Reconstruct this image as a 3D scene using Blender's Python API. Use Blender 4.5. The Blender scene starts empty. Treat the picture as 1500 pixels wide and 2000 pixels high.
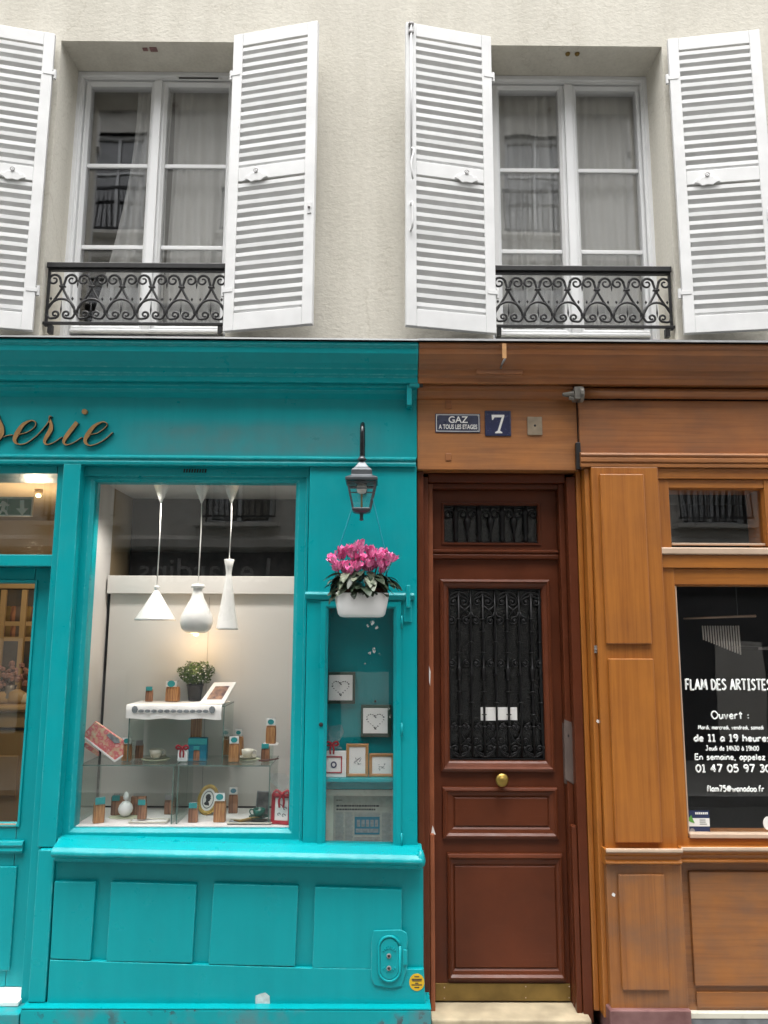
import bpy, bmesh, math, random
from mathutils import Vector, Matrix
random.seed(7)
R = math.radians
PI = math.pi
scene = bpy.context.scene
COL = scene.collection

# ------------------------------------------------------------------ camera
CAM = Vector((0, -4.2, 2.0)); FPX = 1500.0
PITCH, ROLL, YAW = R(8.8), R(0.25), R(0.3)
fw = Vector((math.sin(YAW)*math.cos(PITCH), math.cos(YAW)*math.cos(PITCH), math.sin(PITCH)))
rt0 = Vector((math.cos(YAW), -math.sin(YAW), 0)); up0 = rt0.cross(fw)
rt = rt0*math.cos(ROLL) + up0*math.sin(ROLL)
up = up0*math.cos(ROLL) - rt0*math.sin(ROLL)
cd = bpy.data.cameras.new('camera'); cam = bpy.data.objects.new('camera', cd); COL.objects.link(cam)
m = Matrix((rt, up, -fw)).transposed().to_4x4(); m.translation = CAM
cam.matrix_world = m
cd.sensor_fit = 'VERTICAL'; cd.sensor_height = 36.0; cd.lens = 36.0*FPX/2000.0
cd.clip_start = 0.05; cd.clip_end = 500
scene.camera = cam

# ------------------------------------------------------------------ sky, sun, exposure
SUN_EL, SUN_AZ = R(76), R(180)
world = bpy.data.worlds.new('World'); scene.world = world; world.use_nodes = True
nt = world.node_tree; nt.nodes.clear()
sky = nt.nodes.new('ShaderNodeTexSky'); sky.sky_type = 'NISHITA'; sky.sun_disc = False
sky.sun_elevation = SUN_EL; sky.sun_rotation = SUN_AZ
sky.air_density = 1.0; sky.dust_density = 6.0; sky.ozone_density = 1.0
hs = nt.nodes.new('ShaderNodeHueSaturation'); hs.inputs['Saturation'].default_value = 0.12
bg = nt.nodes.new('ShaderNodeBackground'); bg.inputs['Strength'].default_value = 0.15
wo = nt.nodes.new('ShaderNodeOutputWorld')
nt.links.new(sky.outputs[0], hs.inputs['Color']); nt.links.new(hs.outputs[0], bg.inputs[0]); nt.links.new(bg.outputs[0], wo.inputs[0])
sl = bpy.data.lights.new('sun', 'SUN'); sl.energy = 1.0; sl.angle = R(70); sl.color = (1.0, 0.97, 0.92)
so = bpy.data.objects.new('sun', sl); COL.objects.link(so)
# the sun stands over the street, behind the camera
sdir = Vector((-0.15, -math.cos(SUN_EL), math.sin(SUN_EL)))
so.rotation_euler = sdir.to_track_quat('Z', 'Y').to_euler(); so.location = (0, -6, 12)
vs = scene.view_settings
scene.display_settings.display_device = 'sRGB'
vs.view_transform = 'Standard'; vs.look = 'None'; vs.gamma = 1.0; vs.use_curve_mapping = False
vs.exposure = 1.5
scene.render.engine = 'CYCLES'
cy = scene.cycles
cy.use_denoising = True; cy.max_bounces = 6; cy.diffuse_bounces = 3; cy.glossy_bounces = 3
cy.use_adaptive_sampling = True; cy.adaptive_threshold = 0.02
cy.transmission_bounces = 4; cy.transparent_max_bounces = 32; cy.caustics_reflective = False; cy.caustics_refractive = False
cy.sample_clamp_indirect = 6.0

# ------------------------------------------------------------------ measuring helpers
def P(px, py, Y):
    d = fw + rt*((px-750)/FPX) + up*((1000-py)/FPX)
    return CAM + d*((Y-CAM.y)/d.y)
def X(px, py, Y): return P(px, py, Y).x
def Z(px, py, Y): return P(px, py, Y).z
def G(px, py, z):
    d = fw + rt*((px-750)/FPX) + up*((1000-py)/FPX)
    return CAM + d*((z-CAM.z)/d.z)
def rq(tl, tr, br, bl, Y):
    a, b, c, d = (P(*q, Y) for q in (tl, tr, br, bl))
    return ((a.x+d.x)/2, (b.x+c.x)/2, (c.z+d.z)/2, (a.z+b.z)/2)
def rr(x0, y0, x1, y1, Y):
    mx, my = (x0+x1)/2, (y0+y1)/2
    return (X(x0, my, Y), X(x1, my, Y), Z(mx, y1, Y), Z(mx, y0, Y))

# ------------------------------------------------------------------ object helpers
WORG = {}
def tag(o, label=None, cat=None, group=None, kind=None):
    if label: o['label'] = label
    if cat: o['category'] = cat
    if group: o['group'] = group
    if kind: o['kind'] = kind
    return o
def thing(name, label, cat, loc=(0, 0, 0), rz=0.0, group=None):
    o = bpy.data.objects.new(name, None); COL.objects.link(o)
    o.empty_display_size = 0.05
    o.location = loc; o.rotation_euler = (0, 0, rz); WORG[o.name] = Vector(loc)
    return tag(o, label, cat, group)
def ob(name, VF, mat, parent=None, label=None, cat=None, group=None, kind=None, bev=0.0, smooth=False, local=False, seg=2):
    V, F = VF[0], VF[1]
    V = [Vector(v) for v in V]
    if local or not V: org = Vector((0, 0, 0))
    else:
        org = Vector(((min(v.x for v in V)+max(v.x for v in V))/2, (min(v.y for v in V)+max(v.y for v in V))/2, min(v.z for v in V)))
    me = bpy.data.meshes.new(name)
    me.from_pydata([v-org for v in V], [], F)
    if len(VF) > 2:
        for mm in mat: me.materials.append(mm)
        for p, i in zip(me.polygons, VF[2]): p.material_index = i
    else: me.materials.append(mat)
    bm = bmesh.new(); bm.from_mesh(me); bmesh.ops.recalc_face_normals(bm, faces=bm.faces[:]); bm.to_mesh(me); bm.free()
    if smooth: me.polygons.foreach_set('use_smooth', [True]*len(me.polygons))
    o = bpy.data.objects.new(name, me); COL.objects.link(o)
    o.location = org; WORG[o.name] = org
    if parent is not None:
        o.parent = parent
        if not local: o.location = org - WORG[parent.name]
    if bev:
        if len(me.materials) == 1 and me.materials[0].name == 'turquoise gloss paint': me.materials.append(TEAL_E); eb_ = 1
        else: eb_ = -1
        b = o.modifiers.new('Bevel', 'BEVEL'); b.material = eb_; b.width = bev; b.segments = seg; b.limit_method = 'ANGLE'; b.angle_limit = R(35)
    return tag(o, label, cat, group, kind)
def copy(o, loc, parent=None, name=None):
    c = o.copy(); COL.objects.link(c); c.location = loc
    if parent is not None: c.parent = parent
    return c
# shapes: every one returns (V, F)
def box(x0, x1, y0, y1, z0, z1):
    V = [(x, y, z) for x in (x0, x1) for y in (y0, y1) for z in (z0, z1)]
    return V, [(0, 1, 3, 2), (4, 6, 7, 5), (0, 4, 5, 1), (2, 3, 7, 6), (0, 2, 6, 4), (1, 5, 7, 3)]
def join(*vs):
    V, F = [], []
    for v, f in vs:
        n = len(V); V += list(v); F += [tuple(i+n for i in q) for q in f]
    return V, F
def rbox(r, Yf, Yb): return box(r[0], r[1], Yf, Yb, r[2], r[3])
def poly(pts, Yf, Yb):           # a flat outline (x, z) with thickness in y
    n = len(pts)
    V = [(x, Yf, z) for x, z in pts] + [(x, Yb, z) for x, z in pts]
    F = [tuple(range(n)), tuple(range(2*n-1, n-1, -1))] + [(i, (i+1) % n, n+(i+1) % n, n+i) for i in range(n)]
    return V, F
def ppoly(pix, Yf, Yb):
    return poly([(P(x, y, Yf).x, P(x, y, Yf).z) for x, y in pix], Yf, Yb)
def ring(r, prof, cap=False, closed=False):     # mitred frame; prof = [(inset, Y), ...]
    x0, x1, z0, z1 = r; V, F = [], []
    for d, y in prof:
        V += [(x0+d, y, z0+d), (x1-d, y, z0+d), (x1-d, y, z1-d), (x0+d, y, z1-d)]
    n = len(prof)
    for k in range(n if closed else n-1):
        a, b = 4*k, 4*((k+1) % n)
        F += [(a+i, a+(i+1) % 4, b+(i+1) % 4, b+i) for i in range(4)]
    if cap: F.append((4*n-4, 4*n-3, 4*n-2, 4*n-1))
    return V, F
def frame(r, w, Yf, Yb):         # plain picture-frame box ring, outer rect r, width w
    return ring(r, [(0, Yb), (0, Yf), (w, Yf), (w, Yb)], closed=True)
def mould(prof, xl, xr, dz=0.0):  # profile [(Y, z)] swept along x; dz = rise of the right end
    n = len(prof)
    V = [(xl, y, z) for y, z in prof] + [(xr, y, z+dz) for y, z in prof]
    return V, [tuple(range(n)), tuple(range(2*n-1, n-1, -1))] + [(i, (i+1) % n, n+(i+1) % n, n+i) for i in range(n)]
def lathe(prof, n=16, c=(0, 0, 0), sx=1, sy=1):
    V, F = [], []
    for r_, z in prof:
        V += [(c[0]+r_*math.cos(2*PI*k/n)*sx, c[1]+r_*math.sin(2*PI*k/n)*sy, c[2]+z) for k in range(n)]
    for j in range(len(prof)-1):
        F += [(j*n+k, j*n+(k+1) % n, (j+1)*n+(k+1) % n, (j+1)*n+k) for k in range(n)]
    F += [tuple(range(n)), tuple(range(len(V)-n, len(V)))]
    return V, F
def tube(pts, r, n=6, flat=1.0):
    pts = [Vector(p) for p in pts]; V, F = [], []
    rs = r if isinstance(r, (list, tuple)) else [r]*len(pts)
    L = len(pts)
    for i, p in enumerate(pts):
        t = (pts[min(i+1, L-1)] - pts[max(i-1, 0)])
        if t.length < 1e-9: t = Vector((0, 0, 1))
        t.normalize()
        a = Vector((0, 1, 0)) if abs(t.y) < 0.9 else Vector((1, 0, 0))
        u = t.cross(a).normalized(); w = u.cross(t).normalized()
        V += [p + u*(rs[i]*math.cos(2*PI*k/n)) + w*(rs[i]*flat*math.sin(2*PI*k/n)) for k in range(n)]
    for j in range(L-1):
        F += [(j*n+k, j*n+(k+1) % n, (j+1)*n+(k+1) % n, (j+1)*n+k) for k in range(n)]
    F += [tuple(range(n)), tuple(range(len(V)-n, len(V)))]
    return V, F
def cr(pts, n=6, closed=False):  # smooth curve through points
    pts = [Vector(p) for p in pts]; out = []; L = len(pts)
    for i in range(L if closed else L-1):
        g = (lambda k: pts[k % L]) if closed else (lambda k: pts[max(0, min(L-1, k))])
        p0, p1, p2, p3 = g(i-1), g(i), g(i+1), g(i+2)
        for s in range(n):
            t = s/n
            out.append(0.5*((2*p1) + (p2-p0)*t + (2*p0-5*p1+4*p2-p3)*t*t + (3*p1-p0-3*p2+p3)*t**3))
    out.append(pts[0] if closed else pts[-1])
    return out
def spiral(cx, cz, r0, r1, a0, turn, n=18):   # from radius r0 at angle a0, turning 'turn' radians in to r1
    return [(cx+(r0+(r1-r0)*k/n)*math.cos(a0+turn*k/n), cz+(r0+(r1-r0)*k/n)*math.sin(a0+turn*k/n)) for k in range(n+1)]
def on(pts, Y): return [(x, Y, z) for x, z in pts]
def sphere(c, rx, ry, rz, n=12, k=8):
    return lathe([(max(1e-4, math.sin(PI*j/k)), -math.cos(PI*j/k)*rz/1.0) for j in range(k+1)], n, c, rx, ry)

# ------------------------------------------------------------------ materials
def nodes(name):
    ma = bpy.data.materials.new(name); ma.use_nodes = True
    t = ma.node_tree; return ma, t, t.nodes['Principled BSDF'], t.links
def coords(t, L, scale, space='world'):
    mp = t.nodes.new('ShaderNodeMapping'); mp.inputs['Scale'].default_value = scale
    if space == 'world': L.new(t.nodes.new('ShaderNodeNewGeometry').outputs['Position'], mp.inputs[0])
    else: L.new(t.nodes.new('ShaderNodeTexCoord').outputs['Object'], mp.inputs[0])
    return mp.outputs[0]
def noise(t, L, co, sc, det=4, rough=0.55, dist=0.0):
    n = t.nodes.new('ShaderNodeTexNoise'); n.inputs['Scale'].default_value = sc; n.inputs['Detail'].default_value = det
    n.inputs['Roughness'].default_value = rough; n.inputs['Distortion'].default_value = dist
    L.new(co, n.inputs['Vector']); return n.outputs['Fac']
def ramp(t, L, fac, stops):
    r_ = t.nodes.new('ShaderNodeValToRGB'); L.new(fac, r_.inputs[0]); e = r_.color_ramp.elements
    while len(e) < len(stops): e.new(0.5)
    for i, (p, c) in enumerate(stops):
        e[i].position = p; e[i].color = (*c, 1) if len(c) == 3 else c
    return r_.outputs[0]
def mixc(t, L, fac, a, b, mode='MIX'):
    mx = t.nodes.new('ShaderNodeMix'); mx.data_type = 'RGBA'; mx.blend_type = mode
    for s, v in ((0, fac), (6, a), (7, b)):
        if isinstance(v, (int, float)): mx.inputs[s].default_value = v
        elif isinstance(v, tuple): mx.inputs[s].default_value = (*v, 1)
        else: L.new(v, mx.inputs[s])
    return mx.outputs[2]
def bump(t, L, bs, h, strength, dist=0.01, prev=None):
    b = t.nodes.new('ShaderNodeBump'); b.inputs['Strength'].default_value = strength; b.inputs['Distance'].default_value = dist
    L.new(h, b.inputs['Height'])
    if prev is not None: L.new(prev, b.inputs['Normal'])
    L.new(b.outputs[0], bs.inputs['Normal']); return b.outputs[0]
def paint(name, c, rough=0.45, metal=0.0, var=0.12, sc=6.0, bs_=0.0, bsc=60.0, coat=0.0, c2=None, spec=0.5, scuff=None):
    ma, t, b, L = nodes(name)
    co = coords(t, L, (1, 1, 1))
    n = noise(t, L, co, sc, 5)
    lo = c2 or tuple(v*(1-var) for v in c); hi = c if c2 else tuple(min(1, v*(1+var)) for v in c)
    col = ramp(t, L, n, [(0.3, lo), (0.7, hi)])
    if scuff:      # rubbed streaks and small knocks in the paint
        st = ramp(t, L, noise(t, L, coords(t, L, (5, 5, 90)), 1.0, 5, 0.7), [(0.60, (0, 0, 0)), (0.76, (0.5, 0.5, 0.5))])
        kn = ramp(t, L, noise(t, L, co, 34, 5, 0.65), [(0.69, (0, 0, 0)), (0.72, (0.7, 0.7, 0.7))])
        ma_ = ramp(t, L, noise(t, L, co, 2.6, 3), [(0.42, (0, 0, 0)), (0.62, (1, 1, 1))])
        col = mixc(t, L, mixc(t, L, 1.0, mixc(t, L, 1.0, st, kn, 'ADD'), ma_, 'MULTIPLY'), col, scuff)
    L.new(col, b.inputs['Base Color'])
    r_ = ramp(t, L, noise(t, L, co, sc*4, 3), [(0.3, (rough*0.85,)*3), (0.75, (min(1, rough*1.2),)*3)])
    L.new(r_, b.inputs['Roughness'])
    b.inputs['Metallic'].default_value = metal; b.inputs['Coat Weight'].default_value = coat
    b.inputs['Specular IOR Level'].default_value = spec
    if bs_: bump(t, L, b, noise(t, L, co, bsc, 4), bs_, 0.004)
    return ma

def mat_plaster(name, c1, c2, strength=0.28):
    ma, t, b, L = nodes(name)
    co = coords(t, L, (1, 1, 1))
    big = noise(t, L, co, 0.9, 4); fine = noise(t, L, co, 55, 6, 0.6)
    col = ramp(t, L, big, [(0.3, c2), (0.65, c1)])
    col = mixc(t, L, 0.22, col, ramp(t, L, fine, [(0.3, (0.55, 0.55, 0.54)), (0.6, (1, 1, 1))]), 'MULTIPLY')
    streak = noise(t, L, coords(t, L, (6, 6, 0.5)), 1.0, 4)
    col = mixc(t, L, 0.16, col, ramp(t, L, streak, [(0.42, (0.6, 0.58, 0.54)), (0.6, (1, 1, 1))]), 'MULTIPLY')
    vo = t.nodes.new('ShaderNodeTexVoronoi'); vo.feature = 'DISTANCE_TO_EDGE'; vo.inputs['Scale'].default_value = 0.55
    wob = noise(t, L, co, 5, 4); wm = t.nodes.new('ShaderNodeVectorMath'); wm.operation = 'ADD'; L.new(co, wm.inputs[0]); L.new(wob, wm.inputs[1]); L.new(wm.outputs[0], vo.inputs['Vector'])
    cr_ = ramp(t, L, vo.outputs['Distance'], [(0.0, (0.72, 0.70, 0.66)), (0.006, (1, 1, 1))])
    col = mixc(t, L, 0.45, col, cr_, 'MULTIPLY')
    L.new(col, b.inputs['Base Color']); b.inputs['Roughness'].default_value = 0.92; b.inputs['Specular IOR Level'].default_value = 0.2
    # hand-thrown render: diagonal trowelled ripples plus grit
    mp = t.nodes.new('ShaderNodeMapping'); mp.inputs['Rotation'].default_value = (0, R(35), 0); mp.inputs['Scale'].default_value = (34, 34, 58)
    L.new(t.nodes.new('ShaderNodeNewGeometry').outputs['Position'], mp.inputs[0])
    rip = noise(t, L, mp.outputs[0], 1.0, 3, 0.5, 0.6)
    p = bump(t, L, b, rip, strength*0.5, 0.02)
    bump(t, L, b, fine, strength*0.6, 0.006, p)
    return ma
PLASTER = mat_plaster('lime render', (0.655, 0.628, 0.555), (0.575, 0.55, 0.482))
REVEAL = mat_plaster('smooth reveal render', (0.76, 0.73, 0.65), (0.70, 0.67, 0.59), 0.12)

def mat_teal(name, wear=0.0, stain=False, edge=False):
    ma, t, b, L = nodes(name)
    co = coords(t, L, (1, 1, 1))
    col = ramp(t, L, noise(t, L, co, 1.6, 5), [(0.3, (0.0, 0.292, 0.325)), (0.7, (0.0, 0.338, 0.370))])
    col = mixc(t, L, 0.3, col, ramp(t, L, noise(t, L, coords(t, L, (14, 14, 0.7)), 1.0, 4), [(0.35, (0.8, 0.84, 0.84)), (0.6, (1, 1, 1))]), 'MULTIPLY')
    if stain:      # greyish ghost of an old painted line of lettering
        gx = t.nodes.new('ShaderNodeSeparateXYZ'); L.new(t.nodes.new('ShaderNodeNewGeometry').outputs['Position'], gx.inputs[0])
        def band(o, a, b_, s):
            mr = t.nodes.new('ShaderNodeMapRange'); mr.interpolation_type = 'SMOOTHSTEP'
            mr.inputs['From Min'].default_value = a; mr.inputs['From Max'].default_value = b_
            L.new(gx.outputs[o], mr.inputs['Value']); return mr.outputs[0]
        def mul(a, b_):
            q = t.nodes.new('ShaderNodeMath'); q.operation = 'MULTIPLY'; L.new(a, q.inputs[0])
            if isinstance(b_, float): q.inputs[1].default_value = b_
            else: L.new(b_, q.inputs[1])
            return q.outputs[0]
        f = mul(mul(band('X', -1.6, -1.15, 1), band('X', 0.25, -0.4, 1)), mul(band('Z', 2.94, 3.0, 1), band('Z', 3.2, 3.1, 1)))
        f = mul(f, ramp(t, L, noise(t, L, co, 7, 4), [(0.25, (0.35,)*3), (0.65, (0.85,)*3)]))
        col = mixc(t, L, mul(f, 0.8), col, (0.10, 0.19, 0.195))
    if wear:
        ch = ramp(t, L, noise(t, L, co, 16, 6, 0.6), [(0.66-wear*0.1, (0, 0, 0)), (0.68-wear*0.1, (1, 1, 1))])
        ch2 = ramp(t, L, noise(t, L, co, 3.1, 3), [(0.5, (0, 0, 0)), (0.58, (1, 1, 1))])
        q = t.nodes.new('ShaderNodeMath'); q.operation = 'MULTIPLY'; L.new(ch, q.inputs[0]); L.new(ch2, q.inputs[1])
        col = mixc(t, L, q.outputs[0], col, (0.035, 0.045, 0.055))
        ch3 = ramp(t, L, noise(t, L, co, 4, 5), [(0.5, (0, 0, 0)), (0.62, (1, 1, 1))])
        col = mixc(t, L, mixc(t, L, 0.6, (0, 0, 0), ch3), col, (0.12, 0.17, 0.18))
    if edge:       # paint rubbed thin along the arrises, lightened as painted edge highlights
        col = mixc(t, L, ramp(t, L, noise(t, L, co, 24, 5, 0.65), [(0.46, (0.06,)*3), (0.68, (0.55,)*3)]), col, (0.10, 0.46, 0.49))
    dk = ramp(t, L, noise(t, L, co, 21, 6, 0.7), [(0.70, (0, 0, 0)), (0.74, (0.7, 0.7, 0.7))])     # knocks and specks
    col = mixc(t, L, dk, col, (0.0, 0.12, 0.135))
    L.new(col, b.inputs['Base Color'])
    L.new(ramp(t, L, noise(t, L, co, 9, 4), [(0.3, (0.26,)*3), (0.75, (0.50,)*3)]), b.inputs['Roughness'])
    b.inputs['Specular IOR Level'].default_value = 0.32
    p = bump(t, L, b, noise(t, L, coords(t, L, (8, 8, 1.2)), 3.0, 5), 0.16, 0.01)
    bump(t, L, b, noise(t, L, coords(t, L, (130, 130, 9)), 1.0, 3), 0.10, 0.003, p)
    return ma
TEAL = mat_teal('turquoise gloss paint'); TEAL_F = mat_teal('turquoise fascia paint', stain=True); TEAL_W = mat_teal('worn turquoise paint', wear=1.0); TEAL_E = mat_teal('rubbed highlit turquoise arris', edge=True)

def mat_wood(name, axis, c_hi, c_lo, rough=0.36, dirt=0.0, mott=0.35, coat=0.25):
    ma, t, b, L = nodes(name)
    s = {'z': (46, 46, 1.3), 'x': (1.3, 46, 46)}[axis]; s2 = {'z': (330, 330, 9), 'x': (9, 330, 330)}[axis]
    co = coords(t, L, (1, 1, 1))
    g = noise(t, L, coords(t, L, s), 1.0, 6, 0.6, 0.7); f = noise(t, L, coords(t, L, s2), 1.0, 3)
    col = ramp(t, L, g, [(0.28, c_lo), (0.55, c_hi), (0.8, tuple(v*1.12 for v in c_hi))])
    col = mixc(t, L, 0.25, col, ramp(t, L, f, [(0.38, (0.74,)*3), (0.55, (1, 1, 1))]), 'MULTIPLY')
    mo = noise(t, L, co, 2.3, 5, 0.6)
    col = mixc(t, L, mott, col, ramp(t, L, mo, [(0.3, (0.55, 0.5, 0.46)), (0.62, (1.08, 1.05, 1.0))]), 'MULTIPLY')
    if dirt:       # splashed, greyed varnish in patches
        d = ramp(t, L, noise(t, L, coords(t, L, (1.4, 1.4, 2.2)), 1.6, 6, 0.65), [(0.42, (0, 0, 0)), (0.68, (1, 1, 1))])
        q = t.nodes.new('ShaderNodeMath'); q.operation = 'MULTIPLY'; L.new(d, q.inputs[0]); q.inputs[1].default_value = dirt
        col = mixc(t, L, q.outputs[0], col, (0.13, 0.085, 0.06))
    L.new(col, b.inputs['Base Color'])
    L.new(ramp(t, L, mo, [(0.3, (rough*1.25,)*3), (0.7, (rough*0.85,)*3)]), b.inputs['Roughness'])
    b.inputs['Coat Weight'].default_value = coat; b.inputs['Coat Roughness'].default_value = 0.28
    bump(t, L, b, g, 0.12, 0.004)
    return ma
HI, LO = (0.385, 0.140, 0.023), (0.285, 0.092, 0.014)
WOODV = mat_wood('varnished oak upright', 'z', HI, LO); WOODH = mat_wood('varnished oak rail', 'x', HI, LO)
WOODD = mat_wood('weathered varnish upright', 'z', (0.345, 0.132, 0.032), (0.255, 0.090, 0.022), 0.40, 0.55, 0.35)
WOODDH = mat_wood('weathered varnish rail', 'x', (0.345, 0.132, 0.032), (0.255, 0.090, 0.022), 0.40, 0.55, 0.35)
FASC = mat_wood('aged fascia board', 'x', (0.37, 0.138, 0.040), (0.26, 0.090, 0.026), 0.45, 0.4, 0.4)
FASC2 = mat_wood('sun-bleached fascia board', 'x', (0.42, 0.165, 0.045), (0.29, 0.105, 0.028), 0.45, 0.35, 0.4)
REDB = paint('dark red-brown door paint', (0.102, 0.0265, 0.0105), 0.36, var=0.2, sc=3, bs_=0.06, bsc=40, spec=0.26, scuff=(0.16, 0.065, 0.04))
REDO = paint('worn jamb paint with painted light', (0.26, 0.082, 0.036), 0.42, var=0.25, sc=6, bs_=0.06, spec=0.3, scuff=(0.40, 0.22, 0.15))  # jamb face catching light: its brightness is painted in as orange-brown
REDL = paint('red-brown frame paint', (0.115, 0.030, 0.012), 0.38, var=0.2, sc=5, bs_=0.06, spec=0.3)
WHITE = paint('white shutter paint', (0.70, 0.705, 0.705), 0.5, var=0.06, sc=7, bs_=0.03, scuff=(0.50, 0.49, 0.46))
UPVC = paint('white window frame', (0.76, 0.77, 0.78), 0.35, var=0.03, sc=3)
IRON = paint('black wrought iron', (0.012, 0.012, 0.013), 0.42, var=0.3, sc=20, bs_=0.1)
IRON2 = paint('sooty door ironwork', (0.010, 0.010, 0.011), 0.40, 0.4, var=0.3, sc=20, bs_=0.1)
BRASS = paint('worn brass', (0.42, 0.29, 0.075), 0.36, 0.9, var=0.25, sc=8, bs_=0.05)
BRASSP = paint('dull brass plate', (0.235, 0.155, 0.045), 0.48, 0.55, var=0.35, sc=7, bs_=0.06, scuff=(0.09, 0.06, 0.03))
ZINC = paint('zinc flashing', (0.22, 0.225, 0.23), 0.5, 0.6, var=0.2, sc=5)
STEELD = paint('dull strike plate', (0.15, 0.115, 0.10), 0.5, 0.3, var=0.2, sc=6)
STEEL = paint('brushed steel plate', (0.30, 0.29, 0.29), 0.45, 0.4, var=0.15, sc=6)
ALU = paint('pale bead strip', (0.52, 0.39, 0.29), 0.35, var=0.1, sc=8)  # pinkish tone also paints the highlights along ledges and sills
STONE = paint('threshold stone', (0.42, 0.35, 0.235), 0.75, var=0.25, sc=9, bs_=0.35, bsc=45)
MARBLE = paint('red marble plinth', (0.30, 0.17, 0.16), 0.4, c2=(0.10, 0.035, 0.035), sc=5)
GRANITE = paint('grey stone plinth', (0.16, 0.17, 0.18), 0.7, var=0.35, sc=14, bs_=0.2)
CARDW = paint('white card', (0.80, 0.79, 0.77), 0.7, var=0.02)
LETTER = paint('white vinyl lettering', (0.86, 0.89, 0.87), 0.6, var=0.02)
LENAM = paint('white enamel', (0.82, 0.82, 0.80), 0.25, var=0.02)
BLUE1 = paint('navy enamel', (0.012, 0.018, 0.075), 0.25, var=0.25, sc=12, coat=0.4)
BLUE2 = paint('slate blue enamel', (0.030, 0.036, 0.075), 0.3, var=0.35, sc=14, coat=0.3)
GOLD = paint('old gold letter face', (0.36, 0.20, 0.075), 0.45, 0.2, var=0.2, sc=10)
GOLDS = paint('dark letter edge', (0.012, 0.045, 0.045), 0.5, var=0.2)
GILT = paint('gilt frame', (0.55, 0.36, 0.09), 0.35, 0.5, var=0.2, sc=20)
PANELW = paint('white display board', (0.62, 0.60, 0.57), 0.6, var=0.04, sc=2)
DISPF = paint('white display floor', (0.78, 0.74, 0.73), 0.5, var=0.03, sc=3)
LAMPW = paint('white lamp metal', (0.78, 0.77, 0.74), 0.28, var=0.03, sc=3)
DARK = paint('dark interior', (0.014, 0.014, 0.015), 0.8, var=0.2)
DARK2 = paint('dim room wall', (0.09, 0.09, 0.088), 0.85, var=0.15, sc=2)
BEIGE = paint('beige joinery', (0.42, 0.30, 0.155), 0.45, var=0.08, sc=3)
BEIGEW = paint('beige wall', (0.40, 0.30, 0.175), 0.7, var=0.08, sc=2)
POT = paint('white ceramic pot', (0.86, 0.865, 0.86), 0.4, var=0.03, sc=6)
SOIL = paint('brown inner pot', (0.075, 0.022, 0.014), 0.6, var=0.3, sc=20)
BLACKP = paint('black plastic pot', (0.012, 0.012, 0.013), 0.4, var=0.1)
PINK = paint('cyclamen petal', (0.94, 0.10, 0.42), 0.55, c2=(0.96, 0.46, 0.68), sc=70)
LEAFD = paint('dark cyclamen leaf', (0.016, 0.032, 0.018), 0.38, c2=(0.045, 0.065, 0.038), sc=34)
LEAFS = paint('silver mottled leaf', (0.30, 0.33, 0.24), 0.4, c2=(0.03, 0.055, 0.03), sc=40)
BOXL = paint('boxwood leaf', (0.10, 0.17, 0.03), 0.5, c2=(0.035, 0.075, 0.014), sc=30)
STRING = paint('cyan cord', (0.02, 0.36, 0.46), 0.5, var=0.1)
GREENF = paint('dark green frame', (0.006, 0.05, 0.028), 0.4, var=0.2)
OAKF = paint('light oak frame', (0.42, 0.22, 0.085), 0.5, var=0.15, sc=20)
INK = paint('printed ink', (0.03, 0.03, 0.038), 0.7, var=0.1)
REDR = paint('red ribbon', (0.34, 0.012, 0.025), 0.4, var=0.2, sc=20)
TEALC = paint('teal label card', (0.03, 0.30, 0.31), 0.5, var=0.12, sc=20)
TEALG = paint('green enamel cup', (0.0, 0.10, 0.075), 0.25, var=0.1)
PORC = paint('cream porcelain', (0.66, 0.64, 0.54), 0.3, var=0.04)
DOILY = paint('pale green doily', (0.50, 0.52, 0.36), 0.8, var=0.1, sc=20)
PETROL = paint('petrol blue box', (0.01, 0.16, 0.24), 0.45, var=0.1)
CLOTH = paint('white embroidered cloth', (0.82, 0.80, 0.77), 0.85, var=0.03, sc=12, bs_=0.2)
GREYP = paint('grey print', (0.22, 0.24, 0.25), 0.7, var=0.3, sc=60)
YELL = paint('yellow sticker', (0.70, 0.42, 0.012), 0.5, var=0.08)
def mat_floral():
    ma, t, b, L = nodes('floral printed card'); n = noise(t, L, coords(t, L, (1, 1, 1)), 42, 3)
    L.new(ramp(t, L, n, [(0.3, (0.62, 0.50, 0.33)), (0.45, (0.66, 0.33, 0.24)), (0.55, (0.60, 0.10, 0.13)), (0.68, (0.70, 0.42, 0.36))]), b.inputs['Base Color']); return ma
PINKB = mat_floral()
NAVYS = paint('navy sticker', (0.02, 0.03, 0.09), 0.5, var=0.1)
GREENS = paint('green sticker leaf', (0.12, 0.36, 0.06), 0.5, var=0.1)
EXITG = paint('exit sign green', (0.03, 0.16, 0.075), 0.5, var=0.05)
CARDG = paint('grey newspaper', (0.40, 0.39, 0.34), 0.8, var=0.12, sc=40)
PICT = paint('dark photo print', (0.02, 0.022, 0.024), 0.35, c2=(0.16, 0.16, 0.16), sc=22)
PICT2 = paint('sepia photo print', (0.45, 0.26, 0.16), 0.35, c2=(0.03, 0.02, 0.06), sc=24)
PAV = paint('grey pavement asphalt', (0.22, 0.217, 0.205), 0.85, var=0.3, sc=20, bs_=0.4)
ROAD = paint('worn road asphalt', (0.10, 0.099, 0.095), 0.85, var=0.3, sc=25, bs_=0.4)
KERB = paint('granite kerb', (0.28, 0.28, 0.27), 0.8, var=0.25, sc=20)
OPPW = mat_plaster('opposite limestone wall', (0.72, 0.70, 0.65), (0.64, 0.62, 0.57), 0.2)
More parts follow.
